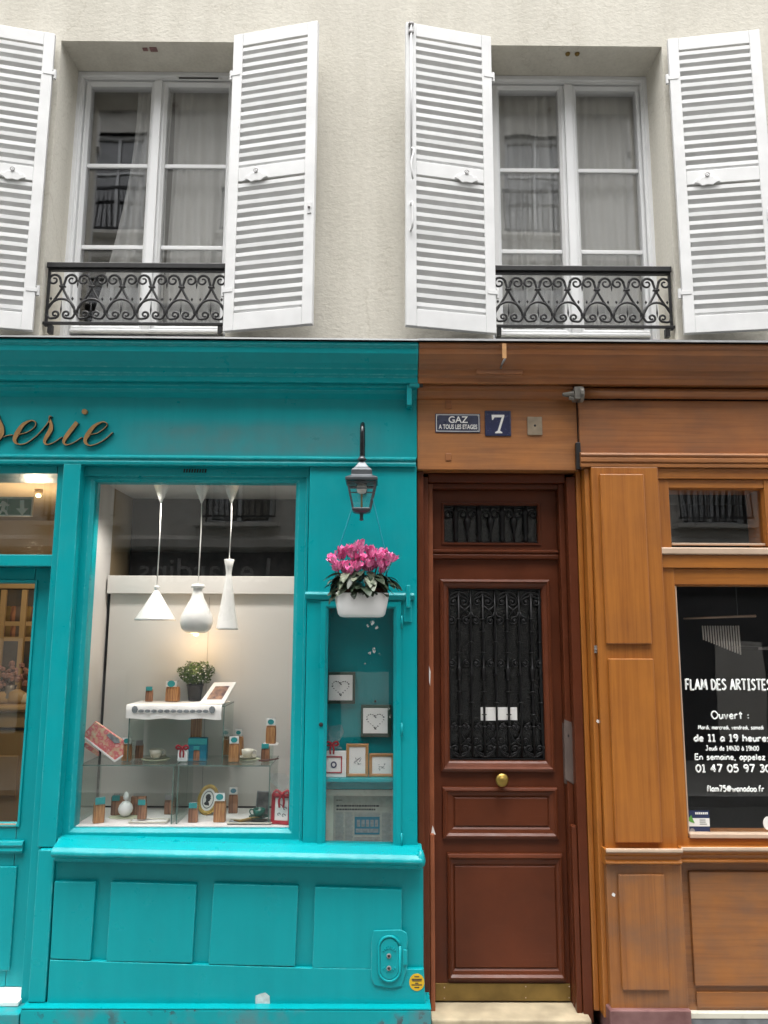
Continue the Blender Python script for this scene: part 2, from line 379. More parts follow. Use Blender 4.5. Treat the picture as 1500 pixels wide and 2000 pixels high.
def mat_biscuit(name, c1, c2, sc):
    ma, t, b, L = nodes(name)
    co = coords(t, L, (sc, sc, 6), 'obj')
    L.new(ramp(t, L, noise(t, L, co, 1.0, 3), [(0.35, c2), (0.6, c1)]), b.inputs['Base Color']); b.inputs['Roughness'].default_value = 0.45
    return ma
BISC = mat_biscuit('biscuit sticks in bag', (0.50, 0.25, 0.10), (0.22, 0.085, 0.03), 160)
BISC2 = mat_biscuit('chocolate biscuits in bag', (0.36, 0.17, 0.09), (0.11, 0.042, 0.024), 70)
def mat_glass(name, f0=0.05, tint=(1, 1, 1), rough=0.0):
    """clear sheet: mirror share rises towards grazing angles, the rest passes straight through"""
    ma = bpy.data.materials.new(name); ma.use_nodes = True; t = ma.node_tree; t.nodes.clear(); L = t.links
    o = t.nodes.new('ShaderNodeOutputMaterial'); mx = t.nodes.new('ShaderNodeMixShader')
    lw = t.nodes.new('ShaderNodeLayerWeight'); lw.inputs['Blend'].default_value = 0.5
    pw = t.nodes.new('ShaderNodeMath'); pw.operation = 'POWER'; pw.inputs[1].default_value = 4.0; L.new(lw.outputs['Facing'], pw.inputs[0])
    mu = t.nodes.new('ShaderNodeMath'); mu.operation = 'MULTIPLY_ADD'; mu.inputs[1].default_value = 1-f0; mu.inputs[2].default_value = f0; L.new(pw.outputs[0], mu.inputs[0])
    tr = t.nodes.new('ShaderNodeBsdfTransparent'); gl = t.nodes.new('ShaderNodeBsdfGlossy')
    tr.inputs[0].default_value = (*tint, 1); gl.inputs['Roughness'].default_value = rough
    L.new(mu.outputs[0], mx.inputs[0]); L.new(tr.outputs[0], mx.inputs[1]); L.new(gl.outputs[0], mx.inputs[2]); L.new(mx.outputs[0], o.inputs[0])
    return ma, t, gl, L
def rippled(g, sc, dist):        # slightly uneven panes bend what they mirror
    ma, t, gl, L = g; b = t.nodes.new('ShaderNodeBump'); b.inputs['Strength'].default_value = 0.10; b.inputs['Distance'].default_value = dist
    L.new(noise(t, L, coords(t, L, (1, 1, 0.6)), sc, 2), b.inputs['Height']); L.new(b.outputs[0], gl.inputs['Normal']); return ma
GLASS = rippled(mat_glass('window glass', 0.06), 2.0, 0.008)
GLASSU = rippled(mat_glass('double glazing', 0.17), 2.2, 0.010)
GLASSE = mat_glass('greenish sheet glass', 0.03, (0.90, 0.955, 0.93))[0]
CELLO = mat_glass('cellophane', 0.12, (0.93, 0.95, 0.96), 0.12)[0]
GEDGE = paint('green glass edge', (0.10, 0.17, 0.15), 0.2, var=0.1)
def mat_obscure():
    ma, t, gl, L = mat_glass('hammered dark glass', 0.10, (0.16, 0.18, 0.165), 0.08)
    n = noise(t, L, coords(t, L, (1, 1, 1)), 95, 3); b = t.nodes.new('ShaderNodeBump'); b.inputs['Strength'].default_value = 0.6; b.inputs['Distance'].default_value = 0.006
    L.new(n, b.inputs['Height']); L.new(b.outputs[0], gl.inputs['Normal']); return ma
OBSC = mat_obscure()
def mat_voile():
    ma = bpy.data.materials.new('sheer voile'); ma.use_nodes = True; t = ma.node_tree; t.nodes.clear(); L = t.links
    o = t.nodes.new('ShaderNodeOutputMaterial'); mx = t.nodes.new('ShaderNodeMixShader'); mx.inputs[0].default_value = 0.62
    tr = t.nodes.new('ShaderNodeBsdfTransparent'); d = t.nodes.new('ShaderNodeBsdfDiffuse'); d.inputs[0].default_value = (0.88, 0.89, 0.875, 1)
    L.new(tr.outputs[0], mx.inputs[1]); L.new(d.outputs[0], mx.inputs[2]); L.new(mx.outputs[0], o.inputs[0]); return ma
VOILE = mat_voile()
def mat_tape():
    ma = bpy.data.materials.new('torn tape residue'); ma.use_nodes = True; t = ma.node_tree; t.nodes.clear(); L = t.links
    o = t.nodes.new('ShaderNodeOutputMaterial'); mx = t.nodes.new('ShaderNodeMixShader')
    L.new(ramp(t, L, noise(t, L, coords(t, L, (1, 1, 1)), 120, 4), [(0.42, (0, 0, 0)), (0.6, (0.75, 0.75, 0.75))]), mx.inputs[0])
    tr = t.nodes.new('ShaderNodeBsdfTransparent'); d = t.nodes.new('ShaderNodeBsdfDiffuse'); d.inputs[0].default_value = (0.7, 0.74, 0.72, 1)
    L.new(tr.outputs[0], mx.inputs[1]); L.new(d.outputs[0], mx.inputs[2]); L.new(mx.outputs[0], o.inputs[0]); return ma
TAPE = mat_tape()
def mat_emit(name, c, s):
    ma, t, b, L = nodes(name); b.inputs['Base Color'].default_value = (*c, 1)
    b.inputs['Emission Color'].default_value = (*c, 1); b.inputs['Emission Strength'].default_value = s; return ma
BULB = mat_emit('lit warm bulb', (1.0, 0.72, 0.38), 3.0)
FROST = paint('frosted bulb', (0.80, 0.80, 0.76), 0.35, var=0.02)

# ------------------------------------------------------------------ lettering helpers
def text_vf(body, size, depth=0.002, bold=0.0, align='LEFT', sx=1.0):
    c = bpy.data.curves.new('t', 'FONT'); c.body = body; c.size = size; c.extrude = depth; c.offset = bold; c.align_x = align; c.resolution_u = 4
    o = bpy.data.objects.new('t', c); COL.objects.link(o)
    dg = bpy.context.evaluated_depsgraph_get(); me = bpy.data.meshes.new_from_object(o.evaluated_get(dg))
    V = [(v.co.x*sx, v.co.z, v.co.y) for v in me.vertices]; F = [tuple(p.vertices) for p in me.polygons]
    bpy.data.objects.remove(o); bpy.data.curves.remove(c); bpy.data.meshes.remove(me)
    return V, F
def put(VF, x, y, z): return [(a+x, -b+y, c+z) for a, b, c in VF[0]], VF[1]
def fit_text(body, r, Y, bold=0.0, depth=0.0015, size=1.0):   # stretch one line of type into the rectangle r
    V, F = text_vf(body, size, 0.01, bold)
    x0, x1 = min(v[0] for v in V), max(v[0] for v in V); z0, z1 = min(v[2] for v in V), max(v[2] for v in V)
    kx, kz = (r[1]-r[0])/(x1-x0), (r[3]-r[2])/(z1-z0)
    return [(r[0]+(v[0]-x0)*kx, Y-depth*0.5*(1 if v[1] > 0 else -1), r[2]+(v[2]-z0)*kz) for v in V], F
S = 's'
GL = {  # hand-drawn round sign lettering: strokes on a grid, cap height 10, x-height 6
 'F': (5, [[(0,0),(0.3,10),(5,10)], [(0.2,5.2),(4,5.2)]]), 'L': (5, [[(0.3,10),(0,0),(5,0)]]), 'A': (7, [[(0,0),(3.5,10),(6.6,0)], [(1.4,3.6),(5.3,3.8)]]),
 'M': (8.5, [[(0,0),(1.4,10),(4.2,2.5),(6.9,10),(8.4,0)]]), 'D': (6.3, [[(0.2,0),(0.2,10)], [S,(0.2,10),(4,8.6),(6,5),(4.4,1.3),(0.2,0)]]),
 'E': (5.2, [[(5,10),(0.3,10),(0,0),(5.2,0)], [(0.2,5.2),(4.4,5.2)]]), 'S': (5.6, [[S,(5.4,8.7),(3.2,10),(0.8,8),(2.8,5.6),(5.4,3),(3,0.2),(0,1.2)]]),
 'R': (6, [[(0.2,0),(0.2,10)], [S,(0.2,10),(4.4,9.3),(4.8,6.9),(0.2,5)], [(1.6,4.7),(6,0)]]), 'T': (6.6, [[(0,10),(6.6,10)], [(3.3,10),(3.3,0)]]),
 'I': (4, [[(0,10),(4,10)], [(2,10),(2,0)], [(0,0),(4,0)]]), 'O': (8, [[S,(4,10),(0.8,8),(0.2,4),(3.4,0),(7.2,2),(7.8,6.4),(4,10)]]), 'J': (6, [[(1.2,10),(6,10)], [S,(4,10),(4,2.6),(2.2,0),(0,1.8)]]),
 'a': (4.8, [[S,(4.6,5.2),(2.6,6),(0.2,3),(1.8,0),(4.4,2.4)], [(4.6,6),(4.8,0)]]), 'c': (4.4, [[S,(4.2,5),(2.4,6),(0.2,3),(2.2,0),(4.4,0.9)]]), 'd': (5, [[S,(4.6,4.6),(2.4,5.8),(0.2,3),(2,0),(4.6,2)], [(4.7,10),(4.8,0)]]),
 'e': (4.8, [[S,(0.4,2.8),(2.6,3.1),(4.6,3.8),(2.8,6),(0.3,3.4),(1.8,0.2),(4.8,1)]]), 'f': (4.4, [[S,(4.2,9.2),(2.6,9.8),(1.6,7),(1.5,0)], [(0,5.8),(3.9,5.8)]]), 'h': (4.8, [[(0.2,10),(0.1,0)], [S,(0.2,3.6),(2.6,6),(4.4,4.4),(4.6,0)]]),
 'i': (1, [[(0.5,6),(0.5,0)], [(0.5,8.6),(0.5,9)]]), 'l': (1, [[(0.5,10),(0.5,0)]]), 'm': (7.4, [[(0.1,6),(0.1,0)], [S,(0.2,3.6),(2.2,6),(3.6,4.2),(3.7,0)], [S,(3.7,3.6),(5.6,6),(7,4.2),(7.2,0)]]),
 'n': (4.8, [[(0.1,6),(0.1,0)], [S,(0.2,3.6),(2.6,6),(4.4,4.2),(4.6,0)]]), 'o': (5, [[S,(2.5,6),(0.4,4.4),(0.5,1.3),(2.6,0),(4.6,1.6),(4.6,4.6),(2.5,6)]]), 'p': (4.8, [[(0.2,6),(0.2,-3.5)], [S,(0.3,4.8),(2.6,6),(4.7,3.2),(2.8,0.1),(0.3,1.4)]]),
 'r': (3.8, [[(0.2,6),(0.2,0)], [S,(0.3,3.6),(2,5.8),(3.8,5.2)]]), 's': (4, [[S,(3.8,5.2),(2,6),(0.5,4.6),(2.4,3.2),(3.8,1.5),(2,0),(0,0.8)]]), 't': (4.4, [[(2,9),(2.1,0)], [(0,6.2),(4.2,6.2)]]),
 'u': (4.6, [[S,(0.2,6),(0.4,1.6),(2,0),(4.3,2)], [(4.4,6),(4.5,0)]]), 'v': (4.6, [[(0,6),(2.2,0),(4.6,6)]]), 'w': (7, [[(0,6),(1.8,0),(3.5,4.4),(5.2,0),(7,6)]]), 'z': (4.4, [[(0.2,6),(4.2,6),(0,0),(4.4,0)]]),
 '0': (5.6, [[S,(2.8,10),(0.3,7),(0.4,2.6),(2.8,0),(5.3,2.8),(5.2,7.4),(2.8,10)]]), '1': (3.6, [[(0.2,8.2),(1.9,10),(1.9,0)], [(0,0),(3.7,0)]]), '3': (5, [[S,(0.3,9),(2.8,10),(4.6,7.8),(2,5.3)], [S,(2,5.3),(5,3.4),(3,0.1),(0,1)]]),
 '4': (5.8, [[(4,0),(4,10),(0,3.4),(5.8,3.4)]]), '5': (5.2, [[(4.8,10),(1,10),(0.5,5.6)], [S,(0.5,5.6),(3.4,6.4),(5.1,3.4),(3,0.1),(0,0.9)]]), '7': (5.4, [[(0,10),(5.4,10),(1.8,0)]]), '9': (5.4, [[S,(5,7.2),(3,5),(0.4,7),(2.4,9.9),(5,8.2),(4.8,3),(3,0)]]),
 '.': (1, [[(0.5,0.2),(0.5,0.5)]]), ',': (1.4, [[(1,0.8),(0.4,-1.6)]]), ':': (1.4, [[(0.5,0.8),(0.5,1.9)], [(0.5,4.6),(0.5,5.7)]]), ' ': (3.2, []),
 '@': (8.4, [[S,(5.6,6.2),(3.6,6.4),(2.6,4),(4,2.8),(5.6,4.4),(5.8,6.4)], [S,(5.7,5),(6.4,2.8),(8,5),(6.6,8.6),(3.2,9),(0.4,5.4),(2,1.4),(6.6,1)]]),
 'à': (4.8, [[S,(4.6,5.2),(2.6,6),(0.2,3),(1.8,0),(4.4,2.4)], [(4.6,6),(4.8,0)], [(1.6,9.6),(3,7.8)]]),
}
def sign_line(body, r, Y, w):        # r = (x0, x1, zbase, zcap)
    tot = sum(GL[c][0]+1.9 for c in body)-1.9; kx = (r[1]-r[0])/tot; kz = (r[3]-r[2])/10.0; x = r[0]; parts = []
    for c in body:
        for st in GL[c][1]:
            pts = [(x+a*kx, 0, r[2]+b*kz) for a, b in (st[1:] if st[0] == S else st)]
            if st[0] == S: pts = cr(pts, 4)
            else:
                q = []
                for a, b in zip(pts[:-1], pts[1:]):
                    a, b = Vector(a), Vector(b); q += [a, a.lerp(b, 0.06), a.lerp(b, 0.94)]
                pts = q + [Vector(pts[-1])]
            parts.append(tube([(p[0], Y, p[2]) for p in pts], w, 6, 0.35))
        x += (GL[c][0]+1.9)*kx
    return join(*parts)

# =================================================================== ground and street
ob('pavement', box(-12, 12, -1.9, 0.6, -0.3, 0.0), PAV, kind='structure')
ob('kerb', box(-12, 12, -2.08, -1.902, -0.3, 0.004), KERB, kind='structure')
ob('road', box(-60, 60, -5.6, -2.082, -0.5, -0.12), ROAD, kind='structure')
ob('ground', box(-80, 80, -80, 60, -0.9, -0.504), ROAD, kind='structure')
ob('far_kerb', box(-12, 12, -5.78, -5.602, -0.3, 0.004), KERB, kind='structure')
ob('far_pavement', box(-12, 12, -8.3, -5.782, -0.3, 0.0), PAV, kind='structure')

# =================================================================== upper storey of the house
W = 0.10
house = thing('apartment_building', 'cream rendered upper storey with two white shuttered windows above the shopfronts', 'building', (0, W, 3.3))
LW = (-2.005, -0.915, 3.62, 5.632); RW = (0.66, 1.75, 3.62, 5.626)
def wall_vf():
    xs = [-4.2, LW[0], LW[1], RW[0], RW[1], 4.2]; V = []; F = []
    def q(x0, x1, z0, z1):
        n = len(V); V.extend([(x0, W, z0), (x1, W, z0), (x1, W, z1), (x0, W, z1)]); F.append((n, n+1, n+2, n+3))
    zt = 7.6
    for i in range(5):
        if i in (1, 3):
            r = LW if i == 1 else RW
            q(xs[i], xs[i+1], 3.3, r[2]); q(xs[i], xs[i+1], r[3], zt)
        else: q(xs[i], xs[i+1], 3.3, zt)
    return V, F
ob('wall', wall_vf(), PLASTER, house)
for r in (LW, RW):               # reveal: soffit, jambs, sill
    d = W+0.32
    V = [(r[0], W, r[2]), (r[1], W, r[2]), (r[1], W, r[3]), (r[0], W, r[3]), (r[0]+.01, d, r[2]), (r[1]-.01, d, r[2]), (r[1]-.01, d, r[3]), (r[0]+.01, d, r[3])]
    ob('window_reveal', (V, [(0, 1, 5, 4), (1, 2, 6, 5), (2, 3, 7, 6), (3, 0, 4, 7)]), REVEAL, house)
ob('roof', box(-4.2, 4.2, W+0.002, 4.5, 7.602, 7.7), ZINC, house)
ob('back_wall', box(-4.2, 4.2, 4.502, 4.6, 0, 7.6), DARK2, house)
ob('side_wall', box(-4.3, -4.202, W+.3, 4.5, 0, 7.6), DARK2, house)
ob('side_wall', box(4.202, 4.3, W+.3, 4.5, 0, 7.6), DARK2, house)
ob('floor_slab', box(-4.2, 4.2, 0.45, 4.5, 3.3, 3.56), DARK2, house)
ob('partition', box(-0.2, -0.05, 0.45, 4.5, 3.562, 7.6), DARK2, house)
ob('fitting_patch', join(box(-1.515, -1.485, W+.05, W+.075, LW[3]-.006, LW[3]-.001), box(-1.47, -1.425, W+.045, W+.08, LW[3]-.006, LW[3]-.001)), MARBLE, house)
for dx in (-.03, .03):
    ob('ceiling_hook', lathe([(.012, 0), (.016, -.004), (.012, -.014), (.004, -.016)], 10, (1.205+dx, W+.06, RW[3]-.001)), BRASSP, house, smooth=True)

def window(gl, gm0, gm1, gr, zt, zb, m1, m2, op, vent):
    """fixed frame, two casements, panes and glazing bars"""
    Yf = 0.36
    w = ob('window', ring((op[0]+.002, op[1]-.002, zb-.12, op[3]-.002), [(0, .46), (0, Yf), (.028, Yf), (.034, Yf+.012), (.046, Yf+.012), (.052, Yf+.03), (.058, Yf+.03), (.058, .46)], closed=True), UPVC, house, bev=.003)
    cx = (gm0+gm1)/2
    for s, (a, b) in enumerate(((gl, gm0), (gm1, gr))):
        x0 = op[0]+.062 if s == 0 else cx+.002; x1 = cx-.002 if s == 0 else op[1]-.062
        z0, z1 = zb-.055, op[3]-.064
        V = []; F = []
        for (xa, xb, za, zc, y) in ((x0, x1, z0, z1, .45), (x0, x1, z0, z1, Yf+.016), (a-.016, b+.016, zb-.016, zt+.016, Yf+.016), (a-.008, b+.008, zb-.008, zt+.008, Yf+.026), (a, b, zb, zt, Yf+.034), (a, b, zb, zt, .45)):
            V += [(xa, y, za), (xb, y, za), (xb, y, zc), (xa, y, zc)]
        for k in range(6):
            p, q = 4*k, 4*((k+1) % 6); F += [(p+i, p+(i+1) % 4, q+(i+1) % 4, q+i) for i in range(4)]
        ob('casement', (V, F), UPVC, w, bev=.002)
        ob('pane', box(a-.004, b+.004, .42, .432, zb-.004, zt+.004), GLASSU, w)
        for mz in (m1, m2):
            ob('glazing_bar', box(a-.001, b+.001, .405, .419, mz-.014, mz+.014), UPVC, w, bev=.004)
    ob('meeting_stile', box(cx-.026, cx+.026, Yf-.006, Yf+.015, zb-.05, op[3]-.066), UPVC, w, bev=.006)
    ob('drip_rail', mould([(Yf-.02, zb-.06), (Yf-.02, zb-.048), (Yf+.012, zb-.028), (Yf+.012, zb-.06)], op[0]+.07, op[1]-.07), UPVC, w, bev=.002)
    if vent:
        ob('trickle_vent', box(gm1+.06, gr-.05, Yf+.004, Yf+.0158, zt+.03, zt+.056), UPVC, w, bev=.004)
        ob('trickle_vent', box(gm1+.075, gr-.065, Yf+.001, Yf+.0038, zt+.038, zt+.047), DARK, w)
    return w
window(-1.918, -1.523, -1.412, -1.014, 5.545, 3.885, 4.985, 4.418, LW, True)
window(0.770, 1.160, 1.281, 1.676, 5.542, 3.878, 4.975, 4.408, RW, False)
def curtain(x0, x1, zt, zb, Y, folds, amp, tilt=0.0, mat=VOILE, name='net_curtain'):
    V, F = [], []; nx, nz = folds*8, 14
    for j in range(nz+1):
        f = j/nz
        for i in range(nx+1):
            u = i/nx
            V.append((x0+(x1-x0)*u - tilt*(u < 2)*(f**2)*(1-u) + 0.01*math.sin(5*f+u*9), Y+amp*math.sin(2*PI*folds*u+1.3*math.sin(2.2*f+u*3)), zt+(zb-zt)*f))
    for j in range(nz):
        F += [(j*(nx+1)+i, j*(nx+1)+i+1, (j+1)*(nx+1)+i+1, (j+1)*(nx+1)+i) for i in range(nx)]
    return ob(name, (V, F), mat, house, smooth=True)
curtain(-1.64, -1.40, 5.75, 3.75, .475, 4, .022, .26)
curtain(-1.40, -0.95, 5.75, 3.75, .50, 6, .012)
curtain(0.98, 1.20, 5.75, 3.75, .48, 3, .022, .05)
curtain(1.24, 1.75, 5.75, 3.75, .49, 7, .010)
curtain(0.68, 1.00, 5.75, 3.75, .52, 5, .010)

# ---------------------------------------------------------------- louvred shutters
def shutter(hx, z0, z1, s, w, ang, hw, n1=15, n2=15):
    """built flat along +x from the hinge, then swung; s = -1 opens to the left"""
    h = z1-z0; T = .034; st, tr, br = .062, .085, .105
    zm = h*0.508; mr = .088; zu0, zu1 = zm+mr/2, h-tr; zl0, zl1 = br, zm-mr/2
    X_ = lambda a, b: (a, b) if s > 0 else (-b, -a)
    V, F = [], []
    parts = []
    for (a, b, c, d) in ((0, st, 0, h), (w-st, w, 0, h), (st, w-st, zu1, h), (st, w-st, zu0-mr, zu0), (st, w-st, 0, br)):
        xa, xb = X_(a, b); e = 0 if (a == 0 or b == w) else .0015
        parts.append(box(xa, xb, -T/2+e, T/2-e, c, d))
    o = ob('shutter', join(*parts), WHITE, house, local=True, bev=.003)
    o.location = Vector((hx, .05, z0)) - WORG[house.name]; WORG[o.name] = Vector((hx, .05, z0))
    o.rotation_euler = (0, 0, -s*ang)
    xa, xb = X_(st-.004, w-st+.004); xc = (xa+xb)/2
    first = None
    for (za, zb_, n) in ((zl0, zl1, n2), (zu0, zu1, n1)):
        p = (zb_-za)/n
        for k in range(n):
            z = za+p*(k+.0)+.3*p
            if first is None:
                e = .0265; d = .024
                V = [(xa-xc, -T/2+.004, 0), (xa-xc, -T/2+.004, e), (xa-xc, T/2-.002, e-d), (xa-xc, T/2-.002, -d)]
                V += [(xb-xc, y, q) for _, y, q in V]
                first = ob('slat', (V, [(0, 1, 2, 3), (7, 6, 5, 4), (0, 4, 5, 1), (1, 5, 6, 2), (2, 6, 7, 3), (3, 7, 4, 0)]), WHITE, o, local=True, bev=.0015, seg=1)
                sl_ = first
            else: sl_ = copy(first, (0, 0, 0), o)
            sl_.location = (xc + random.uniform(-.0007, .0007), 0, z + random.uniform(-.0022, .0022)); sl_.rotation_euler = (random.uniform(-.05, .05), random.uniform(-.0035, .0035), 0)
    # ornate cast catch on the middle rail
    cx = X_(w*.60, w*.60)[0] if s > 0 else -w*.30
    if s < 0: cx = -w*.32
    else: cx = w*.33
    b0 = zm-mr/2
    cat = [(-.075, .006), (-.06, .03), (-.045, .022), (-.03, .04), (-.012, .038), (0, .062), (.012, .04), (.03, .042), (.045, .024), (.06, .032), (.075, .004), (.05, -.002), (.03, -.016), (0, -.012), (-.03, -.018), (-.05, -.002)]
    ob('catch', poly([(cx+a, b0+b) for a, b in cat], -T/2-.010, -T/2-.001), WHITE, o, local=True, bev=.003)
    ob('catch_ring', tube([(cx+.012*math.cos(a), -T/2-.013, b0+.05+.012*math.sin(a)) for a in [k*PI/6 for k in range(13)]], .0026, 5), STEEL, o, local=True, smooth=True)
    for z in (.13*h, .86*h):     # hinge pins on the wall side
        xh = 0
        ob('hinge', join(lathe([(.011, -.03), (.011, .03)], 10, (X_(-.012, -.012)[0], -.004, z)), box(*X_(-.011, .05), -T/2-.003, -T/2-.0005, z-.012, z+.012)), WHITE, o, local=True, bev=.001)
    if hw == 'bolt':             # espagnolette rod, handle and pull on the free stile
        xr = X_(w-.028, w-.028)[0]; y = -T/2-.014
        ob('bolt_rod', tube([(xr, y, h*.52), (xr, y, h-.01)], .006, 8), WHITE, o, local=True, smooth=True)
        for z in (h-.02, h-.075): ob('rod_guide', box(xr-.016, xr+.016, y-.009, -T/2-.0005, z-.008, z+.008), STEEL, o, local=True, bev=.003)
        ob('rod_handle', tube(cr([(xr, y, h*.565), (xr-s*.012, y-.02, h*.55), (xr+s*.008, y-.03, h*.51), (xr+s*.004, y-.03, h*.47), (xr-s*.006, y-.012, h*.46)], 4), .006, 8), WHITE, o, local=True, smooth=True)
        ob('pull_handle', tube(cr([(xr, -T/2, h*.385), (xr, y-.022, h*.38), (xr, y-.024, h*.345), (xr, y-.022, h*.305), (xr, -T/2, h*.30)], 4), .007, 8), WHITE, o, local=True, smooth=True)
    elif hw == 'keep':
        xr = X_(w-.028, w-.028)[0]; zz = h*.36
        ob('keeper_plate', join(box(xr-.012, xr+.012, -T/2-.005, -T/2-.0005, zz-.02, zz+.05)), WHITE, o, local=True, bev=.002)
        ob('keeper_pin', lathe([(.006, 0), (.009, .006), (.004, .016)], 8, (xr, -T/2-.010, zz+.01)), STEEL, o, local=True)
    return o
shutter(-2.018, 3.706, 5.624, -1, .54, R(13), 'keep')
shutter(-0.912, 3.708, 5.626, 1, .54, R(13), 'keep')
shutter(0.667, 3.706, 5.630, -1, .54, R(12), 'bolt')
shutter(1.765, 3.714, 5.624, 1, .535, R(9), 'keep')

# ---------------------------------------------------------------- cast-iron window railings
def railing(x0, x1):
    Y = .135; zb, zt = 3.792, 4.128; h = zt-zb; n = 6; p = (x1-x0)/n
    r_ = ob('balcony_railing', join(box(x0-.004, x1+.004, Y-.026, Y+.026, zt+.004, zt+.038), box(x0, x1, Y-.016, Y+.016, zt-.008, zt+.0035)), IRON, house, bev=.004)
    ob('bottom_rail', box(x0-.012, x1+.012, Y-.009, Y+.009, zb-.008, zb+.008), IRON, r_, bev=.002)
    for x in (x0+.006, x1-.006): ob('end_bar', box(x-.007, x+.007, Y-.007, Y+.007, zb-.02, zt), IRON, r_)
    for x in (x0+.03, x1-.03): ob('wall_lug', box(x-.012, x+.012, Y-.004, Y+.03, zb-.06, zb-.008), IRON, r_)
    def half(s):
        top = spiral(s*.30*p, .81*h, .215*p, .05*p, PI if s > 0 else 0, -s*1.35*2*PI, 22)      # upper volute, over and in
        stem = cr([(s*.085*p, 0, .81*h), (s*.035*p, 0, .70*h), (s*.04*p, 0, .63*h), (s*.19*p, 0, .48*h), (s*.37*p, 0, .33*h), (s*.475*p, 0, .21*h), (s*.38*p, 0, .10*h), (s*.19*p, 0, .17*h-.135*p)], 5)
        bot = spiral(s*.19*p, .17*h, .135*p, .04*p, -PI/2, -s*2*PI*1.15, 20)
        return [tube(on(top, 0), [.0082-.0028*k/22 for k in range(23)], 6), tube([(v.x, 0, v.z) for v in stem], .0075, 6), tube(on(bot, 0), [.008-.0026*k/20 for k in range(21)], 6)]
    arch = [(.465*p*math.cos(a), .19*h+.265*h*math.sin(a)) for a in [PI*k/14 for k in range(15)]]
    spike = lathe([(.001, 0), (.006, .03), (.0035, .05), (.001, .085)], 6, (0, 0, .17*h))
    collar = box(-.018, .018, -.009, .009, .675*h, .70*h); drop = lathe([(.001, 0), (.006, .025), (.003, .05)], 6, (.5*p, 0, .66*h))
    leafs = [lathe([(.001, -.012), (.008, 0), (.001, .012)], 6, (s*.36*p, 0, .46*h)) for s in (-1, 1)]
    base = join(*(half(1)+half(-1)+[tube(on(arch, 0), .0078, 6), spike, collar, drop]+leafs))
    first = None
    for k in range(n):
        cx = x0+p*(k+.5)
        if first is None:
            first = ob('scroll_motif', base, IRON, r_, local=True, smooth=True); o = first
        else: o = copy(first, (0, 0, 0), r_)
        o.location = Vector((cx, Y, zb)) - WORG[r_.name]
    return r_
railing(-1.990, -0.925); railing(0.672, 1.735)

# ---------------------------------------------------------------- house across the street (seen in the panes)
opp = thing('opposite_building', 'pale stone house across the street, mirrored in the window panes', 'building', (0, -8.3, 0))
YO = -8.3
def opp_wall():
    V, F = [], []
    cols = [-7.63, -5.0, -2.37, .27, 2.9, 5.53]; xs = [-12]
    for c in cols: xs += [c-.55, c+.55]
    xs.append(12); rows = [3.75, 5.5, 6.2, 8.4, 9.25, 11.35]; zs = [3.35]+rows+[11.8]
    for i in range(len(xs)-1):
        for j in range(len(zs)-1):
            if i % 2 == 1 and j in (1, 3, 5): continue
            n = len(V); V += [(xs[i], YO, zs[j]), (xs[i+1], YO, zs[j]), (xs[i+1], YO, zs[j+1]), (xs[i], YO, zs[j+1])]; F.append((n, n+3, n+2, n+1))
    return V, F, cols, rows
V, F, cols, rows = opp_wall()
ob('wall', (V, F), OPPW, opp)
ob('backing', box(-12, 12, YO-.6, YO-.4, 0, 11.8), DARK2, opp)
ob('roof', box(-12.2, 12.2, YO-.62, YO+.2, 11.802, 12.0), ZINC, opp)
for z in (3.35, 5.78, 8.75): ob('string_course', mould([(YO+.12, z), (YO+.14, z+.12), (YO+.06, z+.16), (YO+.002, z+.2), (YO+.002, z-.08)], -12, 12), OPPW, opp)
for c in cols:
    for (z0, z1) in ((3.75, 5.5), (6.2, 8.4), (9.25, 11.35)):
        w = ob('window', frame((c-.55, c+.55, z0, z1), .07, YO-.12, YO-.2), UPVC, opp)
        ob('sash_bar', join(box(c-.03, c+.03, YO-.19, YO-.13, z0+.07, z1-.07), box(c-.48, c+.48, YO-.185, YO-.135, z0+(z1-z0)*.62, z0+(z1-z0)*.62+.04)), UPVC, w)
        ob('pane', box(c-.49, c+.49, YO-.18, YO-.17, z0+.05, z1-.05), GLASSU, w)
        b = ob('balcony', join(box(c-.62, c+.62, YO+.05, YO+.10, z0+.86, z0+.91), box(c-.62, c+.62, YO+.055, YO+.095, z0+.1, z0+.13), *[box(c-.6+k*.1, c-.585+k*.1, YO+.06, YO+.08, z0+.13, z0+.86) for k in range(13)]), IRON, opp)
        ob('balcony_sill', box(c-.7, c+.7, YO+.002, YO+.22, z0-.06, z0-.001), OPPW, b)
ob('shop_base', box(-12, 12, YO-.3, YO+.05, 0, 2.6), paint('dark grey shop base', (0.06, 0.062, 0.065), 0.5, var=0.3, sc=1.5), opp)
for kx in range(-9, 10, 2):  # plain panels added to give the right-hand glass something to mirror
    ob('reflection_panel', box(kx-.2+.3*(kx % 3), kx+.75+.2*(kx % 3), YO+.051, YO+.08, .35, 2.1-.25*(kx % 4)), (GREYP, STEEL, OPPW)[kx % 3], opp)
ob('shop_fascia', box(-12, 12, YO-.2, YO+.09, 2.602, 3.26), DARK, opp)
vf = text_vf('Le Jardins', .56, .01)
ob('shop_lettering', ([(-a+(-1.75), YO+.1+b*.5, c+2.78) for a, b, c in vf[0]], vf[1]), STEEL, opp)

# =================================================================== turquoise shopfront
shop = thing('shopfront', 'turquoise painted shopfront with big display window, left of the brown door', 'shopfront', (-0.9, 0, 0))
XL, XR = -4.15, X(814, 800, 0)          # runs out of frame on the left
CZ = 3.565
def slope_z(pl, pr, Y): return Z(*pl, Y), Z(*pr, Y)
